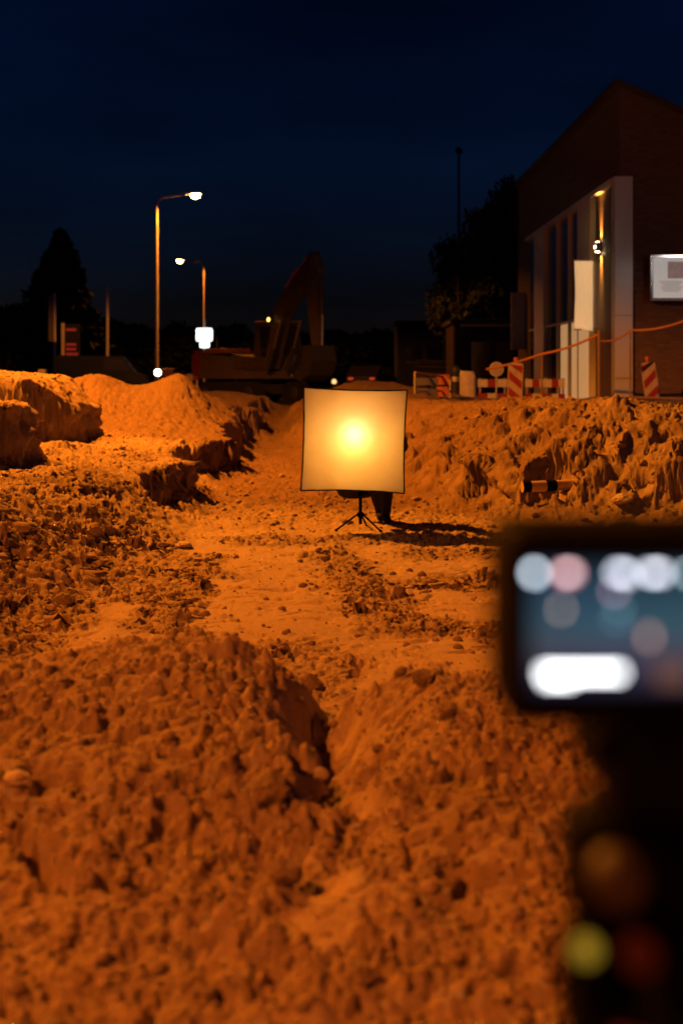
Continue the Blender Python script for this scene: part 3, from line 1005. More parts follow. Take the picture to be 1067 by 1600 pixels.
def tripod():
    # fluid head under the camera
    top = vc.z - 161 * VK
    g = gl(vc.x, VY) if VY > 1.15 else 0.1
    r = empty('tripod', (vc.x, VY + .045, 0.08), 0, 'black tripod with a fluid head and yellow bubble level under the camera', 'tripod')
    t = top - .08
    def lx(px): return (px - 1094) * VK
    def hp(px, py, yl):
        dd = VY + .045 + yl
        return Vector(((px - 533.5) / F * dd - vc.x, yl, CZ - (py - HOR) / F * dd - .08))
    MB().box((0, 0, t - .006), (.062, .10, .011), bev=.002).build('quick_release_plate', 'black', r)
    MB().box((-.002, .0, t - .024), (.080, .12, .022), bev=.004).build('plate_clamp', 'black', r)
    MB().box((0, 0, t - .066), (.058, .07, .062), bev=.01).build('tilt_housing', 'black', r)
    # drag dials at both sides
    for sx in (-1, 1):
        MB().lathe([(.030, 0), (.034, .003), (.034, .016), (.030, .02), (.014, .022)] if sx > 0 else [(.014, -.022), (.030, -.02), (.034, -.016), (.034, -.003), (.030, 0)],
                   at=(sx * .029, 0, t - .075), axis='X', n=24).build('drag_dial', 'rubber', r, True)
    MB().lathe([(.048, -.165), (.055, -.16), (.055, -.125), (.046, -.112), (.036, -.10), (.036, -.096)], at=(0, 0, t), n=28).build('pan_base', 'black', r, True)
    MB().lathe([(.056, -.149), (.0565, -.146), (.0565, -.141), (.056, -.138)], at=(0, 0, t), n=28).build('red_ring', 'darkred', r, True)
    # levels and knobs seen out of focus
    q = hp(913, 1505, -.045)
    lv = MB().lathe([(.010, -.006), (.012, -.004), (.012, .008), (.010, .010)], at=q, n=18).build('level_tab', 'black', r, True)
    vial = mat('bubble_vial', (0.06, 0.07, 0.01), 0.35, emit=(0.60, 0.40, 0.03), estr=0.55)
    MB().lathe([(.0052, 0), (.0052, -.0035), (.004, -.0045)], at=hp(914, 1482, -.058), axis='Y', n=18).build('bubble_level', vial, lv, True)
    MB().lathe([(.006, 0), (.006, -.012), (.012, -.014), (.013, -.03), (.010, -.034)], at=hp(948, 1345, -.03), axis='Y', n=16).build('tilt_lock_knob', mat('knob_worn', (0.03, 0.022, 0.018), .6), r, True)
    MB().lathe([(.004, 0), (.004, -.01), (.008, -.012), (.008, -.02)], at=hp(988, 1470, -.05), axis='Y', n=14).build('brake_button', mat('brake_red', (0.045, 0.004, 0.004), .7), r, True)
    MB().box(hp(930, 1345, -.01), (.030, .05, .052), bev=.010).build('lever_housing', 'black', r)
    MB().box(hp(925, 1545, -.01), (.027, .06, .052), bev=.008).build('base_clamp', 'black', r)
    MB().tube([(.04, -.02, t - .085), (.07, -.10, t - .1), (.16, -.24, t - .17)], [.007, .006, .006], 10).build('pan_handle', 'black', r, True)
    MB().lathe([(.05, -.20), (.06, -.19), (.06, -.17), (.05, -.166)], at=(0, 0, t), n=24).build('bowl', 'black', r, True)
    for a in (100, 220, 340):
        d = Vector((math.cos(R(a)), math.sin(R(a)), 0))
        q0 = d * .05 + Vector((0, 0, t - .18)); q1 = d * .36 + Vector((0, 0, 0.02))
        lg = MB().tube([q0, q0.lerp(q1, .5)], .016, 10).tube([q0.lerp(q1, .48), q1], .012, 10).build('leg', 'black', r, True)
        MB().box(q1, (.04, .04, .03), bev=.008).build('foot', 'rubber', lg)
        MB().box(q0.lerp(q1, .5), (.042, .042, .04), bev=.008).build('leg_lock', 'black', lg)


tripod()


# ------------------------------------------------------------------ building on the right
def building():
    r = empty('brick_building', (6.65, 34.0, STREET), 0.0113, 'dark brick building with sloping roof, tall glazed side and pale corner pillar', 'building')
    H1 = 8.13 - STREET
    Wd = 8.0
    sl_ = 0.434
    H2 = H1 - sl_ * Wd
    D = 18.0
    wall = MB().prism([(0, -.1), (Wd, -.1), (Wd, H2), (0, H1)], D, Matrix.Translation((0, D / 2, 0))).build('wall', 'brick', r)
    t_ = .16
    MB().prism([(-.12, H1 + .052), (Wd + .2, H2 - .087), (Wd + .2, H2 + t_ - .087), (-.12, H1 + t_ + .052)], D + .24, Matrix.Translation((0, D / 2, 0))).build('roof', 'rooftile', r)
    MB().box((.0725, .13, 2.785), (.425, .45, 5.57), bev=.006).build('corner_pillar', 'alu', r)
    MB().box((.0725, -.0975, 2.25), (.43, .006, .012)).build('pillar_joint', 'darkpanel', r)
    MB().box((.0725, -.0975, .75), (.43, .006, .012)).build('pillar_joint', 'darkpanel', r)
    MB().box((-.09, 7.66, 5.50), (.18, 14.6, .14), bev=.01).build('head_beam', 'mullion', r)
    MB().box((-.08, 7.66, .06), (.16, 14.6, .12), bev=.01).build('sill_beam', 'darkpanel', r)
    def yy(px): return 15640.0 / (px - 508.0) - 34.0
    lit = mat('painted_reflection', (0.5, 0.42, 0.3), 0.3, emit=(1.0, 0.50, 0.18), estr=0.40, var=0.05)  # emission stands in for the street's warm reflection
    segs = [('dark_panel', 958, 934, 'darkpanel', -.03, .06), ('cladding_column', 930, 910, 'mullion', -.08, .16), ('pane', 910, 894, 'glass', -.02, .03),
            ('pane', 893, 876, 'glass', -.02, .03), ('pane', 875, 857, 'glass', -.02, .03), ('cladding_column', 856, 841, 'mullion', -.08, .16), ('pane', 840, 830, 'glass', -.02, .03)]
    for nm, p0, p1, mm, xo, th in segs:
        a, b = yy(p0), yy(p1)
        if nm == 'pane':
            for z0, z1, m2 in ((.12, 2.35, mm), (2.40, 5.43, mm)):
                MB().box((xo, (a + b) / 2, (z0 + z1) / 2), (th, b - a - .06, z1 - z0)).build('pane', m2, r)
            MB().box((-.05, (a + b) / 2, 2.375), (.10, b - a, .05)).build('transom', 'mullion', r)
            MB().box((-.06, a, 2.78), (.12, .06, 5.30)).build('mullion', 'mullion', r)
        else:
            MB().box((xo, (a + b) / 2, 2.775), (th, b - a, 5.31), bev=.004).build(nm, mm, r)
    # added glowing panels behind the banner: warm street reflection put into emission
    for p0, p1 in ((929, 913), (909, 895), (892, 878)):
        a, b = yy(p0), yy(p1)
        MB().box((-.172 if p0 == 929 else -.05, (a + b) / 2, 1.22), (.02, b - a - .1, 2.2)).build('reflection_panel', lit, r)
    return r


bld = building()
# wall lamp
wl_ = P(943, 386, 36.0)
w = empty('wall_lamp', (6.65 - .07 - .0113 * 2, 36.0, wl_.z), 0, 'lit up-and-down wall lamp on the dark panel beside the pale pillar', 'wall lamp')
MB().lathe([(.062, -.12), (.062, .12)], at=(-.09, 0, 0), n=18).build('housing', 'galv', w, True)
MB().box((-.02, 0, 0), (.04, .06, .1)).build('bracket', 'galv', w)
for sg in (1, -1):
    MB().lathe([(.05, 0), (.05, .006 * sg)], at=(-.09, 0, sg * .121), n=16).build('lens', 'wall_glow', w)
    l_ = add_light('wall_lamp_beam', 'SPOT', (-.075, 0, sg * .13), (1.0, .42, .07), 700.0, w, spot_size=R(56), spot_blend=.7, shadow_soft_size=.03)
    l_.rotation_euler = Vector((.34, 0, sg)).to_track_quat('-Z', 'Y').to_euler()
MB().lathe([(.035, -.004), (.035, .004)], at=(-.155, 0, .0), axis='X', n=12).build('side_lens', 'wall_glow', w)

# banner projecting from the facade
b0 = P(898, 407, 36.95); b1 = P(927, 515, 36.95)
bn = empty('hanging_banner', (b1.x, 36.95, b0.z), 0, 'lit cream canvas banner projecting from the glazed facade', 'banner')
vs = []; fs = []
wB = b1.x - b0.x; hB = b0.z - b1.z
NB = 16
for j in range(NB + 1):
    for i in range(9):
        u = i / 8; v = j / NB
        vs.append((-wB * u * (1 - .05 * math.sin(math.pi * v)) - .02, .05 * math.sin(6 * u + 3 * v) * v + .02 * math.sin(10 * v), -hB * v + .05 * v * (u - .5) * 1.5))
for j in range(NB):
    for i in range(8):
        a = j * 9 + i
        fs.append((a, a + 1, a + 10, a + 9))
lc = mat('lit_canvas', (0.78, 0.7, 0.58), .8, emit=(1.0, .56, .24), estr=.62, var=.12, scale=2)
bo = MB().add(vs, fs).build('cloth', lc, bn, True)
sm = bo.modifiers.new('solid', 'SOLIDIFY'); sm.thickness = .004
MB().tube([(-wB - .03, 0, .0), (.09, 0, .0)], .016, 8).build('top_rod', 'galv', bn, True)
MB().tube([(-wB - .03, 0.02, -hB - .0), (.09, .0, -hB + .03)], .016, 8).build('bottom_rod', 'galv', bn, True)

# notice board
nb0 = P(1015, 398, 33.7); nbz1 = P(1015, 470, 33.7).z
NW = 1.35
nb = empty('notice_board', (nb0.x, 33.7, nbz1), 0, 'lit glass notice case with white poster and shiny metal frame on brick wall', 'notice board')
NH = nb0.z - nbz1
pl_ = mat('lit_paper', (.75, .74, .72), .8, emit=(1.0, .93, .86), estr=.30, var=.04)
MB().box((NW / 2, .09, NH / 2), (NW - .02, .10, NH - .02)).build('case', 'galv', nb)
MB().box((NW / 2, .03, NH / 2), (NW - .12, .01, NH - .12)).build('paper', pl_, nb)
for (cx, cz, sx, sz) in ((NW / 2, NH - .035, NW, .07), (NW / 2, .035, NW, .07)):
    MB().box((cx, 0.02, cz), (sx, .08, sz), bev=.012).build('frame_rail', 'chrome', nb)
for cx in (.035, NW - .035):
    MB().box((cx, 0.02, NH / 2), (.07, .08, NH - .142), bev=.012).build('frame_stile', 'chrome', nb)
pr = mat('poster_picture', (.4, .27, .24), .8, emit=(.45, .30, .27), estr=.30, var=.4, scale=4)
MB().box((.73, .022, NH * .67), (.62, .004, .40)).build('picture', pr, nb)
for k in range(6):
    MB().box((.50 + .0 * k + (.02 if k == 3 else 0), .023, NH * .42 - k * .045), (.55 - .09 * (k % 3), .003, .012)).build('text_line', 'printtext', nb)


# ------------------------------------------------------------------ street furniture on the right
def beacon(px, d, tilt, label, base_py=638, rz=0.0):
    g = gl(P(px, 0, d).x, d)
    bz = P(px, base_py, d).z
    r = empty('traffic_beacon', (P(px, 0, d).x, d, min(g, bz) if abs(g - bz) > .3 else bz), rz, label, 'beacon', 'red and white beacons')
    W2, Hh = .17, 1.0
    rot = Matrix.Rotation(tilt, 4, 'Y')
    off = Matrix.Translation((0, 0, .06)) @ rot
    n = 8
    poly = []
    for cx, cz, a0 in ((W2 - .05, .06, -90), (W2 - .05, Hh - .05, 0), (-W2 + .05, Hh - .05, 90), (-W2 + .05, .06, 180)):
        for k in range(4):
            a = R(a0 + 30 * k)
            poly.append((cx + .05 * math.cos(a), cz + .05 * math.sin(a)))
    MB().prism(poly, .04, off).build('panel', mat('beacon_white', (.45, .38, .3), .5, dirt=(.32, .26, .2)), r)
    for k in range(3):
        z0 = .08 + k * .36
        x_ = W2 - .02
        st_ = [(-x_, z0 + .13), (x_, z0 - .05 + .0), (x_, z0 + .09), (-x_, min(z0 + .27, Hh - .03))] if px > 900 and False else [(-x_, z0 + .20), (x_, z0 - .04), (x_, z0 + .14), (-x_, min(z0 + .38, Hh - .03))]
        if px > 900:
            st_ = [(-a, b) for a, b in st_][::-1]
        MB().prism(st_, .046, off).build('stripe', 'redpaint', r)
    MB().lathe([(.03, 0), (.03, .05), (.05, .06), (.05, .12), (.02, .135)], at=off @ Vector((0, 0, Hh)), n=12).build('top_knob', 'orange', r, True)
    MB().box((0, 0, .03), (.62, .32, .07), bev=.02).build('rubber_foot', 'rubber', r)
    return r


beacon(803, 32.4, R(2), 'red and white striped beacon beside the round sign', 640)
beacon(1021, 32.4, R(-9), 'tilted red and white striped beacon below the notice case', 638)


def barrier(px0, px1, d, label, base_py=632, top_py=592):
    x0, x1 = P(px0, 0, d).x, P(px1, 0, d).x
    bz = STREET
    r = empty('road_barrier', ((x0 + x1) / 2, d, bz), 0, label, 'barrier', 'striped road barriers')
    w_ = x1 - x0
    hh = P(0, top_py, d).z - bz
    n = max(3, int(round(w_ / .22)))
    for row in (0, 1):
        zc_ = hh - .11 - row * .36
        for k in range(n):
            MB().box((-w_ / 2 + (k + .5) * w_ / n, 0, zc_), (w_ / n - .001, .03, .2)).build('board_segment', 'redpaint' if (k + row) % 2 else 'whitepaint', r)
    for sx in (-.42, .42):
        MB().box((sx * w_, .04, hh / 2), (.05, .04, hh + .04)).build('leg', 'galv', r)
        MB().box((sx * w_, .04, .03), (.1, .5, .06), bev=.01).build('foot', 'rubber', r)
    return r


barrier(746, 792, 36.5, 'red and white board barrier between sand bag and beacon')
barrier(820, 853, 36.0, 'short red and white barrier in front of the far glazed bay')
barrier(851, 882, 35.3, 'red and white barrier before the added glowing panels')
barrier(272, 311, 44, 'red and white board barrier next to the excavator counterweight', 630, 584)

# round sign
d = 35
q = P(775, 577, d)
r_ = empty('round_sign', (q.x, d, STREET), 0, 'round pale sign disc on a short post', 'sign')
hz_ = q.z - STREET
MB().lathe([(.17, 0), (.18, -.012), (.17, -.024)], at=(0, -.03, hz_), axis='Y', n=28).build('disc', 'whitepaint', r_, True)
MB().lathe([(.155, -.0245), (.155, -.027)], at=(0, -.03, hz_), axis='Y', n=28).build('disc_face', mat('sign_back_grey', (.42, .38, .34), .6), r_)
MB().tube([(0, 0, -.05), (0, 0, hz_ + .12)], .024, 8).build('post', 'galv', r_, True)

# bulk bag
d = 34.5
q = P(725, 625, d)
bg = empty('sand_bag', (q.x, d, STREET), .2, 'pale woven bulk bag of sand with one corner pulled up', 'bulk bag')
vs = []; fs = []
NSEG = 28
prof = [(0, .0), (.29, .0), (.33, .12), (.34, .35), (.33, .6), (.30, .74), (.24, .80), (.0, .78)]
for pr_, pz in prof:
    for k in range(NSEG):
        a = 2 * math.pi * k / NSEG
        sq = 1 / max(abs(math.cos(a)), abs(math.sin(a))) ** .55
        lift = (.32 * max(0, math.cos(a - R(165))) ** 2) * (1 if pz > .5 else 0) * (pr_ / .3)
        wv = 1 + .05 * math.sin(5 * a + 4 * pz) + .03 * math.sin(11 * a)
        vs.append((pr_ * sq * wv * math.cos(a) * .82, pr_ * sq * wv * math.sin(a) * .82, pz * 1.15 + lift * .35))
for i in range(len(prof) - 1):
    for k in range(NSEG):
        fs.append((i * NSEG + k, i * NSEG + (k + 1) % NSEG, (i + 1) * NSEG + (k + 1) % NSEG, (i + 1) * NSEG + k))
MB().add(vs, fs).build('sack', 'bagwhite', bg, True)
for a in (30, 120, 210, 300):
    c_ = Vector((.27 * math.cos(R(a)), .27 * math.sin(R(a)), .74))
    MB().tube([c_ + Vector((-.05, 0, 0)), c_ + Vector((-.03, 0, .12)), c_ + Vector((.03, 0, .13)), c_ + Vector((.05, 0, 0))], .012, 6).build('strap', 'bagwhite', bg, True)

# dark bollard
d = 32
q = P(711, 640, d)
bo_ = empty('bollard', (q.x, d, gl(q.x, d) - .05), 0, 'dark round-topped bollard next to the pale bulk bag', 'bollard')
MB().lathe([(.13, 0), (.13, .1), (.1, .12), (.1, .58), (.11, .6), (.11, .68), (.08, .74), (.03, .77)], n=18).build('shaft', 'machine_dark', bo_, True)
MB().lathe([(.103, .40), (.104, .41), (.104, .5), (.103, .51)], n=18).build('grey_band', 'galv', bo_, True)

# mesh fence with orange boards, at the far right end of the trench
d0, d1 = 27.0, 29.0
f0, f1 = P(648, 582, d0), P(703, 590, d1)
gz = min(gl(f0.x, d0), gl(f1.x, d1))
fe = empty('site_fence', (f0.x, d0, gz - .05), 0, 'low steel mesh fence with two orange boards behind the softbox', 'fence')
u_ = Vector((f1.x - f0.x, d1 - d0, 0))
hF0, hF1 = f0.z - gz + .05, f1.z - gz + .05
MB().tube([(0, 0, hF0), tuple(u_ + Vector((0, 0, hF1)))], .022, 8).build('top_rail', 'orange', fe, True)
MB().tube([(0, 0, .25), tuple(u_ + Vector((0, 0, .25)))], .018, 8).build('bottom_rail', 'galv', fe, True)
for t_ in (0, 1):
    MB().tube([u_ * t_, u_ * t_ + Vector((0, 0, (hF0, hF1)[t_]))], .022, 8).build('post', 'galv', fe, True)
wm = MB()
for k in range(1, 22):
    p_ = u_ * (k / 22)
    wm.tube([p_ + Vector((0, 0, .25)), p_ + Vector((0, 0, hF0 + (hF1 - hF0) * k / 22))], .002, 4, False)
for k in range(1, 6):
    wm.tube([(0, 0, .25 + k * .12), tuple(u_ + Vector((0, 0, .25 + k * .12)))], .002, 4, False)
wm.build('wire_mesh', 'galv', fe)
for zc_ in (hF0 * .78, hF0 * .38):
    MB().box(u_ * .78 + Vector((0, -.03, zc_)), (.26, .03, .2), rot=(0, 0, math.atan2(u_.y, u_.x) * .25)).build('board', 'orange', fe)
for zc_ in (hF0 * .72, hF0 * .36):
    MB().box(u_ * .32 + Vector((0, .02, zc_)), (.55, .02, .14), rot=(0, 0, math.atan2(u_.y, u_.x) * .5)).build('grey_board', 'plaster', fe)

# rope fence in front of the building
rp = empty('rope_fence', (P(935, 0, 31).x, 31, gl(P(935, 0, 31).x, 31)), 0, 'orange rope strung between wooden stakes before the glazed facade', 'rope fence')
o_ = rp.location.copy()
def rel(px, py, d): return P(px, py, d) - o_
for px, d, top in ((935, 31, 516), (984, 31.4, 520), (1072, 31.2, 498), (846, 32.2, 552)):
    q = rel(px, top, d)
    gzz = gl(q.x + o_.x, d) - o_.z
    MB().tube([(q.x, q.y, gzz - .1), tuple(q)], .032 if px == 935 else .022, 8).build('stake', 'wood', rp, True)
def sag(a, b, s_, n=10):
    return [a.lerp(b, k / n) + Vector((0, 0, -4 * s_ * (k / n) * (1 - k / n))) for k in range(n + 1)]
MB().tube(sag(rel(760, 577, 33.5), rel(846, 553, 32.2), .03) + sag(rel(846, 553, 32.2), rel(935, 522, 31), .06)[1:], .028, 8).build('rope', 'rope', rp, True)
MB().tube(sag(rel(935, 532, 31), rel(984, 516, 31.4), .10) + sag(rel(984, 516, 31.4), rel(1072, 500, 31.2), .07)[1:] + sag(rel(1072, 500, 31.2), rel(1150, 486, 31.2), .05)[1:], .026, 8).build('rope', 'rope', rp, True)

# planks lying on the right rim
for (px, py, d, ln, rz, ry, lab) in ((1040, 643, 30.4, 1.5, .06, .03, 'long weathered plank lying below the tilted beacon'),
                                     (912, 630, 32.0, .8, .5, -.13, 'short dark plank propped against a rope stake')):
    q = P(px, py, d)
    zz = max(q.z, gl(q.x, d) + .03)
    pk = tag(MB().box((0, 0, 0), (ln, .16, .045), bev=.006).build('plank', 'wood'), lab, 'plank')
    pk.location = (q.x, d, zz)
    pk.rotation_euler = (0, ry, rz)

# striped post sticking out of the right bank
a = P(815, 761, 12.15); b = P(903, 757, 12.25)
pp = empty('striped_post', a, 0, 'pale round post with black bands lying in the right bank', 'post')
ax = (b - a)
MB().tube([(0, 0, 0), tuple(ax * 1.25)], .047, 16).build('shaft', mat('post_cream', (.5, .36, .2), .6, dirt=(.3, .21, .13)), pp, True)
for t0, t1 in ((.01, .15), (.42, .60)):
    MB().tube([tuple(ax * t0), tuple(ax * t1)], .0485, 16).build('black_band', 'black', pp, True)

# ------------------------------------------------------------------ excavator
def excavator():
    d = 40.0
    r = empty('excavator', (P(398, 0, d).x, d, STREET), math.atan2(-.78, .62), 'dark tracked excavator with its boom raised and bucket arm hanging down', 'excavator')
    r.scale = (.9, .9, .9)
    # local: +X forward, Y left, Z up
    for sy in (-.85, .85):
        poly = []
        for cx, a0 in ((1.15, -90), (-1.25, 90)):
            for k in range(9):
                a_ = R(a0 + 180 * k / 8)
                poly.append((cx + .36 * math.cos(a_), .37 + .36 * math.sin(a_)))
        tk = MB().prism(poly, .42, Matrix.Translation((0, sy, 0))).build('track', 'rubber', r)
        for k in range(14):
            MB().box((-1.25 + k * 2.4 / 13, sy, .015), (.10, .46, .03)).build('track_shoe', 'machine_dark', tk)
        for cx in (1.15, -1.25):
            MB().lathe([(.2, -.23), (.24, -.2), (.24, .2), (.2, .23)], at=(cx, sy, .37), axis='Y', n=16).build('sprocket', 'machine_dark', tk, True)
        for k in range(4):
            MB().lathe([(.11, -.22), (.11, .22)], at=(-.75 + k * .45, sy, .2), axis='Y', n=12).build('roller', 'machine_dark', tk)
    MB().box((0, 0, .5), (1.4, 1.3, .35), bev=.05).build('undercarriage', 'machine_dark', r)
    MB().lathe([(.55, .66), (.55, .82)], n=24).build('slew_ring', 'machine_dark', r)
    up = MB().prism([(-1.55, .82), (1.05, .82), (1.05, 1.05), (.2, 1.15), (.2, 1.5), (-1.5, 1.62)], 2.2).build('upper_deck', 'machine', r)
    poly = [(-1.85, .95), (-1.40, .85), (-1.40, 1.72), (-1.7, 1.70), (-1.9, 1.5)]
    cw = MB().prism(poly, 2.24).build('counterweight', 'darkred', r)
    MB().box((-1.895, 0, 1.1), (.02, 1.6, .10)).build('pale_stripe', 'whitepaint', cw)
    MB().box((-.7, -.55, 1.68), (1.3, .9, .16), bev=.04).build('engine_hood', 'hood', r)
    MB().tube([(-.9, -.8, 1.7), (-.9, -.8, 2.05), (-1.0, -.8, 2.15)], .05, 10).build('exhaust', 'machine_dark', r, True)
    # cab on the left front
    cab = MB().prism([(-.25, .86), (1.0, .86), (1.05, 1.5), (.85, 2.55), (-.2, 2.58), (-.3, 1.6)], .9, Matrix.Translation((0, .62, 0))).build('cab', 'machine', r)
    MB().prism([(.1, 1.5), (.92, 1.5), (.76, 2.42), (.05, 2.44)], .92, Matrix.Translation((0, .62, 0))).build('side_window', 'glass', cab)
    MB().box((.97, .62, 2.0), (.02, .76, .9), rot=(0, R(-11), 0)).build('windscreen', 'glass', cab)
    MB().box((.35, .62, 2.60), (1.2, .92, .05), bev=.02).build('cab_roof', 'orange', cab)
    # boom: bent box section in the XZ plane
    Wb = .34
    def beam(name, poly, w_, mm, y=-.05):
        return MB().prism(poly, w_, Matrix.Translation((0, y, 0))).build(name, mm, r)
    boom = beam('boom', [(.85, 1.15), (1.15, 1.12), (1.75, 2.65), (2.35, 3.25), (3.12, 4.05), (3.02, 4.25), (2.75, 4.22), (1.95, 3.55), (1.32, 3.0)], Wb, 'machine')
    stick = beam('stick', [(2.80, 4.10), (2.98, 4.50), (3.22, 4.55), (3.42, 4.1), (3.42, 1.75), (3.18, 1.75), (2.88, 3.4)], .28, 'machine')
    for sy in (-.42, .32):
        MB().tube([(1.25, sy, 1.05), (1.6, sy, 1.75)], .075, 10).build('boom_cylinder', 'machine_dark', r, True)
        MB().tube([(1.6, sy, 1.75), (1.95, sy, 2.6)], .042, 10).build('boom_rod', 'chrome', r, True)
    MB().tube([(1.75, -.05, 3.55), (2.35, -.05, 4.08)], .08, 10).build('arm_cylinder', 'orange', r, True)
    MB().tube([(2.35, -.05, 4.08), (2.95, -.05, 4.55)], .045, 10).build('arm_rod', 'chrome', r, True)
    MB().tube([(3.45, -.05, 3.9), (3.5, -.05, 2.7)], .065, 10).build('bucket_cylinder', 'machine_dark', r, True)
    MB().tube([(3.5, -.05, 2.7), (3.48, -.05, 1.8)], .035, 10).build('bucket_rod', 'chrome', r, True)
    MB().tube([(1.4, -.05, 3.1), (1.9, .0, 3.72), (2.4, .02, 4.0), (2.8, -.02, 4.38)], .03, 8).build('hose', 'rubber', boom, True)
    bk = MB().prism([(3.15, 1.8), (3.5, 1.8), (3.62, 1.35), (3.42, .92), (3.0, .74), (2.72, .86), (2.62, .95), (2.95, 1.05), (3.1, 1.4)], .9, Matrix.Translation((0, -.05, 0))).build('bucket', 'machine_dark', r)
    for k in range(4):
        MB().box((2.58, -.42 + k * .25, .92), (.16, .06, .05)).build('tooth', 'galv', bk)
    # working lamp on the boom
    wlp = MB().box((1.22, -.27, 2.62), (.12, .12, .14), bev=.02).build('work_lamp', 'machine_dark', boom)
    MB().lathe([(.062, 0), (.062, -.015)], at=(1.22, -.335, 2.62), axis='Y', n=14).build('lamp_lens', 'amber', wlp)
    MB().box((.55, .62, 2.66), (.12, .3, .06), bev=.01).build('roof_beacon', 'orange', cab)
    return r


excavator()

# ------------------------------------------------------------------ left background street
d = 46
cb = empty('street_cabinet', (P(262, 0, d).x, d, STREET), .25, 'small lit street cabinet at the foot of the lamp post', 'cabinet')
MB().box((0, 0, .5), (.34, .3, 1.0), bev=.02).build('housing', 'orange', cb)
MB().box((0, 0, 1.03), (.4, .36, .06), bev=.02).build('lid', 'galv', cb)
MB().box((0, -.155, .52), (.28, .012, .8)).build('door', 'orange', cb)
d = 45
q = P(247, 582, d)
wk = empty('work_light', (q.x, d, STREET), 0, 'round white work light on a short stake beside the cabinet', 'work light')
hh = q.z - STREET
MB().tube([(0, 0, -.05), (0, 0, hh - .08)], .02, 8).build('stake', 'galv', wk, True)
MB().lathe([(.06, .09), (.1, .05), (.125, 0), (.12, -.01)], at=(0, 0, hh), axis='Y', n=20).build('housing', 'black', wk, True)
MB().lathe([(.11, -.011), (.11, -.016)], at=(0, 0, hh), axis='Y', n=20).build('lens', mat('work_lens', (.02, .02, .02), emit=(1.0, .88, .6), estr=14), wk)

# banner poles and text sign on the left
M['polewhite'] = mat('pole_white', (.82, .8, .76), .5, var=.06)
def pole(px, d, top, label, rad=.06, banner=False, mm='polewhite'):
    q = P(px, top, d)
    r = empty('flag_pole', (q.x, d, STREET), 0, label, 'pole', 'pale poles on the left')
    MB().lathe([(rad, 0), (rad * .9, (q.z - STREET) * .5), (rad * .8, q.z - STREET), (rad * .3, q.z - STREET + .05)], n=12).build('shaft', mm, r, True)
    MB().lathe([(rad * 2, 0), (rad * 2, .05), (rad * 1.1, .08)], n=12).build('base_plate', 'galv', r)
    if banner:
        z1 = P(0, 462, d).z - STREET; z0 = P(0, 533, d).z - STREET
        MB().box((-.2, 0, (z0 + z1) / 2), (.22, .02, z1 - z0)).build('banner', 'plaster', r)
        for z_ in (z0, z1):
            MB().tube([(0, 0, z_), (-.32, 0, z_)], .015, 6).build('banner_arm', 'galv', r)
    return r


pole(86, 72, 458, 'pale pole carrying a narrow grey banner before the conifer', .085, True)
pole(168.5, 72, 451, 'slim pale pole standing alone beside the conifer', .085)
d = 70
q = P(99, 505, d)
sg_ = empty('text_sign', (q.x, d, STREET), 0, 'dark sign panel with red text rows on a pale post', 'sign')
zt_ = q.z - STREET
MB().box((0, 0, zt_ / 2), (.16, .12, zt_), bev=.02).build('post', 'canvas', sg_)
MB().box((.47, 0, zt_ - .92), (.74, .06, 1.75)).build('panel', 'machine_dark', sg_)
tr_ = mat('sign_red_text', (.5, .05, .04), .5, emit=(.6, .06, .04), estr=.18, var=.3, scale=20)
for zc_, w_ in ((zt_ - .32, .52), (zt_ - 1.05, .54), (zt_ - 1.28, .50), (zt_ - 1.52, .62)):
    k = 0
    x_ = .16
    while x_ < .16 + w_ - .06:
        MB().box((x_ + .045, -.034, zc_), (.08, .012, .13)).build('letter', tr_, sg_)
        x_ += .10

# low wall at the far left
d = 30
lw = empty('low_wall', (P(10, 0, d).x - .5, d, STREET - .3), 0, 'low pale wall behind the spoil heap at the far left', 'wall')
hW = P(0, 586, d).z - STREET + .3
MB().box((0, 0, hW / 2), (2.4, .2, hW)).build('face', 'plaster', lw)
MB().box((0, 0, hW + .02), (2.44, .26, .04), bev=.008).build('coping', 'plaster', lw)
MB().box((1.28, 0, hW / 2 + .06), (.16, .26, hW + .12), bev=.01).build('end_post', 'plaster', lw)


def car(name, x, d, rz, body, label, front=None, rear=None, L=4.2, van=False):
    r = empty(name, (x, d, STREET + .006), rz, label, 'van' if van else 'car')
    if van:
        poly = [(-L / 2, .3), (L / 2, .3), (L / 2, .85), (L / 2 - .55, 1.05), (L / 2 - 1.1, 1.75), (-L / 2 + .05, 1.8)]
    else:
        poly = [(-L / 2, .3), (L / 2, .3), (L / 2 - .02, .72), (L / 2 - .9, .88), (L / 2 - 1.5, 1.38), (-L / 2 + .9, 1.42), (-L / 2 + .2, .95), (-L / 2, .85)]
    b = MB().prism(poly, 1.7).build('body', body, r)
    wz = [(L / 2 - 1.05, .95), (L / 2 - 1.5, 1.32), (-L / 2 + .95, 1.36), (-L / 2 + .55, .98)] if not van else [(L / 2 - .75, 1.1), (L / 2 - 1.15, 1.62), (L / 2 - 1.95, 1.64), (L / 2 - 1.95, 1.1)]
    for sy in (-.852, .852):
        MB().prism(wz, .012, Matrix.Translation((0, sy, 0))).build('side_window', 'glass', b)
    for cx in (L / 2 - .8, -L / 2 + .8):
        for sy in (-.76, .76):
            wh = MB().lathe([(.2, -.1), (.31, -.09), (.31, .09), (.2, .1)], at=(cx, sy, .31), axis='Y', n=20).build('wheel', 'rubber', r, True)
            MB().lathe([(.19, -.105), (.19, .105)], at=(cx, sy, .31), axis='Y', n=16).build('rim', 'galv', wh)
    for sy in (-.6, .6):
        MB().box((L / 2 - .02, sy, .62), (.08, .3, .12), bev=.02).build('headlight', front or 'glass', r)
        MB().box((-L / 2 + .0, sy, .72), (.06, .28, .12), bev=.02).build('tail_lamp', rear or 'darkred', r)
    return r


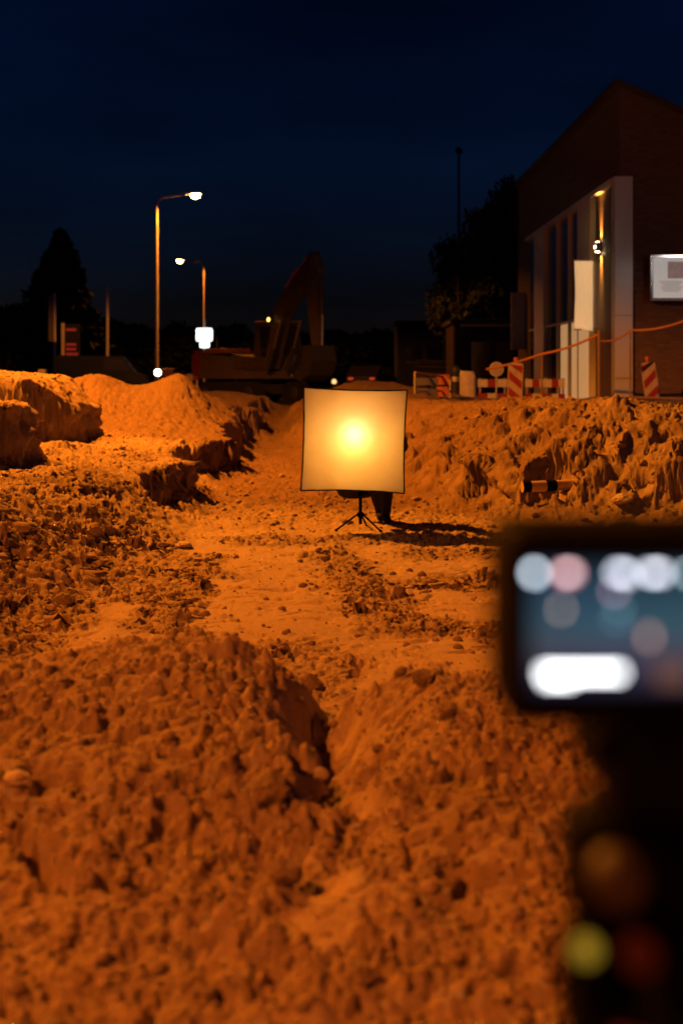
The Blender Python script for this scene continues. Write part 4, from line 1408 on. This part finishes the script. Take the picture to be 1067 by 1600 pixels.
M['bluepaint'] = mat('night_blue_paint', (0.008, 0.014, 0.05), 0.5)
car('parked_van', P(160, 0, 66).x, 66, .05, 'bluepaint', 'dark blue van parked side-on beyond the left spoil heaps', van=True)
car('parked_car', P(582, 0, 78).x, 78, R(72), 'machine', 'dark car with faint red tail lamps beyond the softbox', rear='tail')
d = 60
q = P(522, 596, d)
ml = empty('marker_lamp', (q.x, d, STREET), 0, 'small amber marker lamp on a post beyond the excavator bucket', 'marker lamp')
MB().tube([(0, 0, 0), (0, 0, q.z - STREET - .06)], .03, 8).build('post', 'galv', ml, True)
MB().lathe([(.03, -.1), (.09, -.08), (.1, 0), (.07, .08), (.02, .1)], at=(0, 0, q.z - STREET), n=14).build('lens', 'amber_dim', ml, True)

M['dim_plaster'] = mat('dark_render', (0.05, 0.047, 0.045), 0.9)  # one plain dark tone for the flat-roofed shed wall
M['dim_brick'] = mat('dark_brick_face', (0.06, 0.04, 0.034), 0.9)
# white post lantern beside the footpath
pl2 = empty('post_lantern', (9.8, 26.5, gl(9.8, 26.5)), 0, 'white post lantern beside the path in front of the notice case', 'lantern')
MB().lathe([(.09, -.1), (.09, .3), (.05, .35), (.04, 3.9)], n=14).build('post', 'machine_dark', pl2, True)
MB().lathe([(.06, 3.9), (.16, 3.95), (.17, 4.0)], n=18).build('collar', 'machine_dark', pl2, True)
MB().lathe([(.15, 4.0), (.17, 4.2), (.15, 4.35), (.1, 4.4)], n=18).build('globe', mat('lantern_globe', (.8, .8, .8), .4, emit=(1, .95, .85), estr=12), pl2, True)
MB().lathe([(.2, 4.4), (.19, 4.44), (.03, 4.52)], n=18).build('cap', 'machine_dark', pl2, True)
add_light('lantern_light', 'SPOT', (-.32, .3, 4.15), (1.0, .86, .78), 50.0, pl2, spot_size=R(178), spot_blend=.12, shadow_soft_size=.12)

# ------------------------------------------------------------------ low buildings behind
def shed(name, px0, px1, top, d, depth, label, gutter=False):
    x0, x1 = P(px0, 0, d).x, P(px1, 0, d).x
    zt2 = P(0, top, d).z - STREET
    r = empty(name, ((x0 + x1) / 2, d, STREET), 0, label, 'building')
    w_ = x1 - x0
    wl2 = MB().box((0, depth / 2, zt2 / 2), (w_, depth, zt2)).build('wall', 'dim_brick' if gutter else 'dim_plaster', r)
    rf = MB().box((0, depth / 2 - .1, zt2 + .08), (w_ + .3, depth + .4, .16), bev=.02).build('roof', 'rooftile', r)
    if gutter:
        MB().box((.1, -.08, zt2 - .06), (w_ - .3, .12, .10), bev=.02).build('gutter', 'alu', rf)
        for k in range(2):
            wn_ = MB().box((-.15 + k * .95, -.015, zt2 * .5), (.8, .03, 1.5)).build('window', 'glass', r)
            MB().box((-.15 + k * .95, -.03, zt2 * .5 - .78), (.86, .06, .06)).build('sill', 'plaster', wn_)
        MB().box((-w_ / 2 + .25, -.06, zt2 / 2 - .05), (.42, .12, zt2 - .12)).build('door_pillar', 'darkpanel', r)
    else:
        for k in range(3):
            wn_ = MB().box((-w_ / 2 + .9 + k * 1.1, -.015, zt2 * .55), (.8, .03, .8)).build('window', 'glass', r)
            MB().box((-w_ / 2 + .9 + k * 1.1, -.03, zt2 * .55 - .43), (.9, .06, .05)).build('sill', 'plaster', wn_)
        MB().box((-w_ / 2 + .35, -.02, 1.0), (.0 + .5, .04, 2.0)).build('door', 'machine_dark', r)
    return r


shed('flat_roofed_shed', 621, 735, 506, 78, 5, 'dark flat-roofed block between the excavator and the tree')
shed('low_annex', 708, 806, 506, 58, 4, 'low dark annex with a pale gutter below the leafy tree', True)
# projecting panel at the far corner of the building
q = P(811, 457, 50); q2 = P(811, 546, 50)
ps = empty('projecting_sign', (P(826, 0, 50).x, 50, q2.z), 0, 'grey-blue upright panel sign on the far corner of the building', 'sign')
MB().box((-.33, 0, (q.z - q2.z) / 2), (.6, .08, q.z - q2.z), bev=.01).build('panel', mat('panel_grey', (.45, .47, .52), .5), ps)
for z_ in (.3, 1.7):
    MB().tube([(-.05, 0, z_), (.16, 0, z_)], .02, 6).build('bracket', 'galv', ps)
# mast
q = P(716.5, 236, 64)
ms = empty('mast', (q.x, 64, STREET), 0, 'thin dark mast with a small ball top rising over the trees', 'mast')
MB().lathe([(.09, 0), (.075, 5), (.05, q.z - STREET)], n=10).build('shaft', 'machine_dark', ms, True)
MB().lathe([(.02, -.18), (.14, -.1), (.17, 0), (.12, .12), (.03, .18)], at=(0, 0, q.z - STREET), n=14).build('ball_top', 'machine_dark', ms, True)


# ------------------------------------------------------------------ trees
def leaf_crown(name, pts_r, n, size, seed):
    """leaf quads spread through ellipsoidal clumps; pts_r: list of (centre, radii)"""
    rg = np.random.default_rng(seed)
    vol = np.array([rx[0] * rx[1] * rx[2] for _, rx in pts_r]) ** .75
    pick = rg.choice(len(pts_r), n, p=vol / vol.sum())
    C = np.array([c for c, _ in pts_r])[pick]; Rr = np.array([q for _, q in pts_r])[pick]
    dirs = rg.normal(size=(n, 3)); dirs /= np.linalg.norm(dirs, axis=1)[:, None]
    rad = rg.random(n) ** .45
    c = C + dirs * Rr * rad[:, None] * (0.85 + .3 * rg.random(n))[:, None]
    a = rg.normal(size=(n, 3)); a /= np.linalg.norm(a, axis=1)[:, None]
    b = np.cross(a, rg.normal(size=(n, 3))); b /= np.linalg.norm(b, axis=1)[:, None]
    s_ = size * (.6 + .8 * rg.random(n))[:, None]
    v = np.stack([c - a * s_, c + b * s_ * .45, c + a * s_, c - b * s_ * .45], 1).reshape(-1, 3)
    f = np.arange(4 * n).reshape(-1, 4)
    me = bpy.data.meshes.new(name)
    me.from_pydata(v.tolist(), [], f.tolist())
    return me


def broad_crown(h, w, seed, n, size):
    rg = random.Random(seed)
    cl = []
    for k in range(16):
        a = rg.random() * 6.283; rr = (rg.random() ** .6) * w * .36
        z_ = h * (.30 + .58 * rg.random())
        kk = 1 - abs(z_ / h - .55) * 1.1
        q = w * (.14 + .10 * rg.random())
        cl.append(((rr * kk * math.cos(a), rr * kk * math.sin(a), z_), (q, q, q * .8)))
    cl.append(((0, 0, h * .88), (w * .15, w * .15, h * .1)))
    cl.append(((0, 0, h * .55), (w * .3, w * .3, h * .25)))
    return leaf_crown('crown', cl, n, size, seed)


def trunk_mesh(h, r0, seed):
    rg = random.Random(seed)
    mb = MB().tube([(0, 0, -.1), (.05, 0, h * .3), (.0, .05, h * .55), (.08, 0, h * .85)], [r0, r0 * .8, r0 * .5, r0 * .12], 8)
    for k in range(7):
        a = rg.random() * 6.283; z_ = h * (.3 + .06 * k)
        L_ = h * (.28 - .02 * k)
        mb.tube([(0, 0, z_), (L_ * .5 * math.cos(a), L_ * .5 * math.sin(a), z_ + L_ * .4), (L_ * math.cos(a), L_ * math.sin(a), z_ + L_ * .75)], [r0 * .4, r0 * .25, r0 * .06], 6)
    return mb


def tree(name, px, d, top, w, crown_me, h0, label, group=None, mm='leaf'):
    q = P(px, top, d)
    H_ = q.z - STREET
    r = empty(name, (q.x, d, STREET), rnd.random() * 6, label, 'tree', group)
    tk = trunk_mesh(H_, H_ * .025, int(px)).build('trunk', 'bark', r, True)
    cr_ = bpy.data.objects.new('crown', crown_me)
    COL.objects.link(cr_); cr_.parent = r
    cr_.scale = (w, w, H_ / h0)
    if not crown_me.materials:
        crown_me.materials.append(M[mm])
    return r


# conifer
def conifer_crown(seed, n=9000):
    rg = np.random.default_rng(seed)
    t = rg.random(n) ** .75
    z_ = 1 - t * .93
    tiers = .75 + .25 * np.abs(((z_ * 9) % 1) - .0)
    shape = np.interp(z_, [0, .12, .3, .5, .7, .86, 1.0], [.42, .48, .45, .38, .29, .16, .02])
    a = rg.random(n) * 6.283
    lob = 1 + .16 * np.sin(a * 3 + z_ * 9) + .1 * np.sin(a * 7 + z_ * 23)
    rr = shape * tiers * lob * rg.random(n) ** .4
    c = np.stack([rr * np.cos(a), rr * np.sin(a), z_ - rr * .12], 1)
    u = np.stack([np.cos(a), np.sin(a), -.5 + .5 * rg.random(n)], 1) + rg.normal(size=(n, 3)) * .35
    u /= np.linalg.norm(u, axis=1)[:, None]
    b = np.cross(u, rg.normal(size=(n, 3))); b /= np.linalg.norm(b, axis=1)[:, None]
    s_ = .035 * (.6 + .8 * rg.random(n))[:, None]
    v = np.stack([c - u * s_, c + b * s_ * .4, c + u * s_ * 1.2, c - b * s_ * .4], 1).reshape(-1, 3)
    me = bpy.data.meshes.new('crown')
    me.from_pydata(v.tolist(), [], np.arange(4 * n).reshape(-1, 4).tolist())
    me.materials.append(M['needle'])
    return me


q = P(95, 360, 88)
Hc = q.z - STREET
cf = empty('conifer_tree', (q.x, 88, STREET), .4, 'tall dark cone-shaped conifer behind the pale poles', 'tree')
MB().tube([(0, 0, -.1), (0, 0, Hc * .95)], [.25, .03], 8).build('trunk', 'bark', cf, True)
cr_ = bpy.data.objects.new('crown', conifer_crown(3, 17000)); COL.objects.link(cr_); cr_.parent = cf
cr_.scale = (6.3, 6.3, Hc)

crA = broad_crown(10, 1.0, 5, 9000, .055) if False else None
def unit_crown(seed, n, size):
    me = broad_crown(1.0, 1.0, seed, n, size)
    return me
C1, C2, C3 = unit_crown(11, 7000, .04), unit_crown(12, 7000, .04), unit_crown(13, 7000, .04)
CB1, CB2 = unit_crown(21, 16000, .026), unit_crown(22, 14000, .028)
tree('leafy_tree', 800, 64, 296, 5.6, CB1, 1.0, 'tall dark leafy tree rising behind the glazed building')
tree('leafy_tree', 733, 66, 372, 4.6, CB2, 1.0, 'shorter leafy tree beside the thin mast')
tree('leafy_tree', 772, 62.5, 400, 4.6, C2, 1.0, 'low bushy tree filling the gap between mast and building')
lab = 'low dark tree in the far row along the horizon'
for k, (px, top, w_) in enumerate(((12, 478, 5.5), (48, 500, 5.0), (150, 500, 6), (196, 508, 5.5), (232, 522, 5), (268, 508, 5.2), (305, 520, 5), (368, 502, 6.2), (420, 515, 5.5),
                                   (470, 520, 6), (520, 512, 5.5), (566, 518, 6), (602, 520, 5), (655, 500, 5))):
    tree('far_tree', px, 108 + (k * 37) % 14, top, w_ * 1.25, (C1, C2, C3)[k % 3], 1.0, lab, 'trees along the horizon')
# continuous hedge under the far trees
hg = MB()
rg = np.random.default_rng(9)
n = 26000
xx = rg.uniform(-42, 26, n); hh = 3.2 + .7 * np.sin(xx * .8) + .5 * np.sin(xx * 2.1 + 1)
c = np.stack([xx, 118 + rg.uniform(-.8, .8, n), STREET + hh * rg.random(n) ** .7], 1)
a = rg.normal(size=(n, 3)); a /= np.linalg.norm(a, axis=1)[:, None]
b = np.cross(a, rg.normal(size=(n, 3))); b /= np.linalg.norm(b, axis=1)[:, None]
v = np.stack([c - a * .26, c + b * .13, c + a * .26, c - b * .13], 1).reshape(-1, 3)
me = bpy.data.meshes.new('hedge'); me.from_pydata(v.tolist(), [], np.arange(4 * n).reshape(-1, 4).tolist()); me.materials.append(M['leaf'])
ho = bpy.data.objects.new('hedge', me); COL.objects.link(ho)
tag(ho, 'long dark hedge running under the far trees', 'hedge')


# ------------------------------------------------------------------ stones and clods
def stone_mesh(seed, sub=2, flat=.65):
    rg = random.Random(seed)
    bm = bmesh.new()
    bmesh.ops.create_icosphere(bm, subdivisions=sub, radius=1)
    pl = []
    for k in range(9):
        nrm = Vector((rg.gauss(0, 1), rg.gauss(0, 1), rg.gauss(0, 1))).normalized()
        pl.append((nrm, .62 + .3 * rg.random()))
    for v in bm.verts:
        for nrm, dd in pl:
            e_ = v.co.dot(nrm) - dd
            if e_ > 0:
                v.co -= nrm * e_ * .92
        v.co *= 1 + .06 * rg.gauss(0, 1)
        v.co.z *= flat
    me = bpy.data.meshes.new('stone')
    bm.to_mesh(me); bm.free()
    me.polygons.foreach_set('use_smooth', [False] * len(me.polygons))
    return me


def ground_hit(px, py, lo=1.6, hi=34.0):
    """walk along the pixel's ray until it meets the ground"""
    ds = np.exp(np.linspace(math.log(lo), math.log(hi), 700))
    x_ = (px - 533.5) / F * ds
    z_ = CZ - (py - HOR) / F * ds
    zz, _c = terrain(x_, ds)
    k = int(np.argmax(z_ <= zz))
    return x_[k], ds[k], zz[k]


M['stone'] = mat('pale_stone', (.52, .44, .34), .85, var=.25, scale=12, bump=.3)
M['clod'] = mat('soil_clod', (.30, .23, .16), .95, var=.35, scale=6, bump=.5, bscale=80)
stones = [(30, 1228, 26, .5, 'stone', 'flat pale stone on the left of the foreground mound'),
          (45, 1446, 16, .7, 'stone', 'small pale stone low on the left of the mound'),
          (100, 945, 17, .8, 'clod', 'angular soil block on the edge of the smooth floor'),
          (78, 957, 11, .6, 'stone', 'small pale stone leaning by the angular soil block'),
          (288, 855, 15, .4, 'stone', 'flat pale slab at the foot of the left bank'),
          (970, 782, 18, .45, 'stone', 'pale flat slab lying below the striped post'),
          (706, 1397, 17, .8, 'clod', 'rounded soil lump on the right of the mound'),
          (420, 1240, 34, .8, 'clod', 'big dark soil lump beside the gully'),
          (500, 1237, 14, .8, 'stone', 'round pale stone on the lip of the gully'),
          (445, 1375, 26, .8, 'clod', 'broken soil lump above the smooth sand patch'),
          (660, 1065, 18, .8, 'clod', 'dark soil lump on the crest right of the gully'),
          (745, 1278, 4, .8, 'stone', 'tiny shiny pebble on the right slope of the mound'),
          (484, 1078, 20, .9, 'clod', 'dark clod standing at the head of the gully'),
          (700, 1122, 16, .8, 'clod', 'squat clod on the mound near the video camera'),
          (150, 835, 14, .7, 'clod', 'broken clod resting at the left bank edge'),
          (590, 1180, 9, .8, 'clod', 'small clod on the slope right of the gully')]
for k, (px, py, rp_, fl, mm, lab) in enumerate(stones):
    x_, y_, z_ = ground_hit(px, py)
    me = stone_mesh(100 + k, 3, fl)
    me.materials.append(M[mm])
    o = bpy.data.objects.new('stone' if mm == 'stone' else 'soil_lump', me)
    COL.objects.link(o)
    s_ = rp_ / F * y_
    o.scale = (s_ * 1.15, s_, s_)
    o.location = (x_, y_, z_ + s_ * fl * .35)
    o.rotation_euler = (rnd.uniform(-.3, .3), rnd.uniform(-.3, .3), rnd.random() * 6)
    tag(o, lab, 'stone' if mm == 'stone' else 'soil lump')


def scatter_clods():
    rg = np.random.default_rng(42)
    # candidates, thinned where the floor is compact
    n = 40000
    yv = np.exp(math.log(1.9) + (math.log(17) - math.log(1.9)) * rg.random(n) ** 1.25)
    xv = rg.uniform(-1, 1, n) * (1.0 + .29 * yv)
    zv, cp = terrain(xv, yv)
    keep = rg.random(n) < np.clip(1.0 - .86 * cp, .16, 1)
    xv, yv, zv = xv[keep], yv[keep], zv[keep]
    n = len(xv)
    sz = np.minimum(.0034 + .0042 * rg.pareto(2.5, n), .026) * (.7 + .07 * yv)
    bases = []
    for k in range(10):
        me = stone_mesh(500 + k, 1, .75)
        co = np.array([v.co[:] for v in me.vertices]); fa = np.array([p.vertices[:] for p in me.polygons])
        bases.append((co, fa)); bpy.data.meshes.remove(me)
    V = []; Fc = []; off = 0
    for i in range(n):
        co, fa = bases[i % 10]
        a = rg.random() * 6.283; ca, sa = math.cos(a), math.sin(a)
        s_ = sz[i] * np.array([1.0, .7 + .5 * rg.random(), .7 + .4 * rg.random()])
        q = co * s_
        q = np.stack([q[:, 0] * ca - q[:, 1] * sa, q[:, 0] * sa + q[:, 1] * ca, q[:, 2] + .25 * (rg.random() - .5) * q[:, 0]], 1)
        V.append(q + np.array([xv[i], yv[i], zv[i] + sz[i] * .22])); Fc.append(fa + off); off += len(co)
    V = np.concatenate(V).astype(np.float32); Fc = np.concatenate(Fc).astype(np.int32)
    me = bpy.data.meshes.new('soil_crumbs')
    me.vertices.add(len(V)); me.vertices.foreach_set('co', V.ravel())
    me.loops.add(Fc.size); me.loops.foreach_set('vertex_index', Fc.ravel())
    me.polygons.add(len(Fc))
    me.polygons.foreach_set('loop_start', np.arange(0, Fc.size, 3, dtype=np.int32))
    me.polygons.foreach_set('loop_total', np.full(len(Fc), 3, dtype=np.int32))
    me.update(calc_edges=True)
    me.materials.append(M['clod'])
    o = bpy.data.objects.new('soil_crumbs', me)
    COL.objects.link(o)
    tag(o, 'countless loose soil crumbs strewn over the dug sand', 'soil', kind='stuff')


scatter_clods()
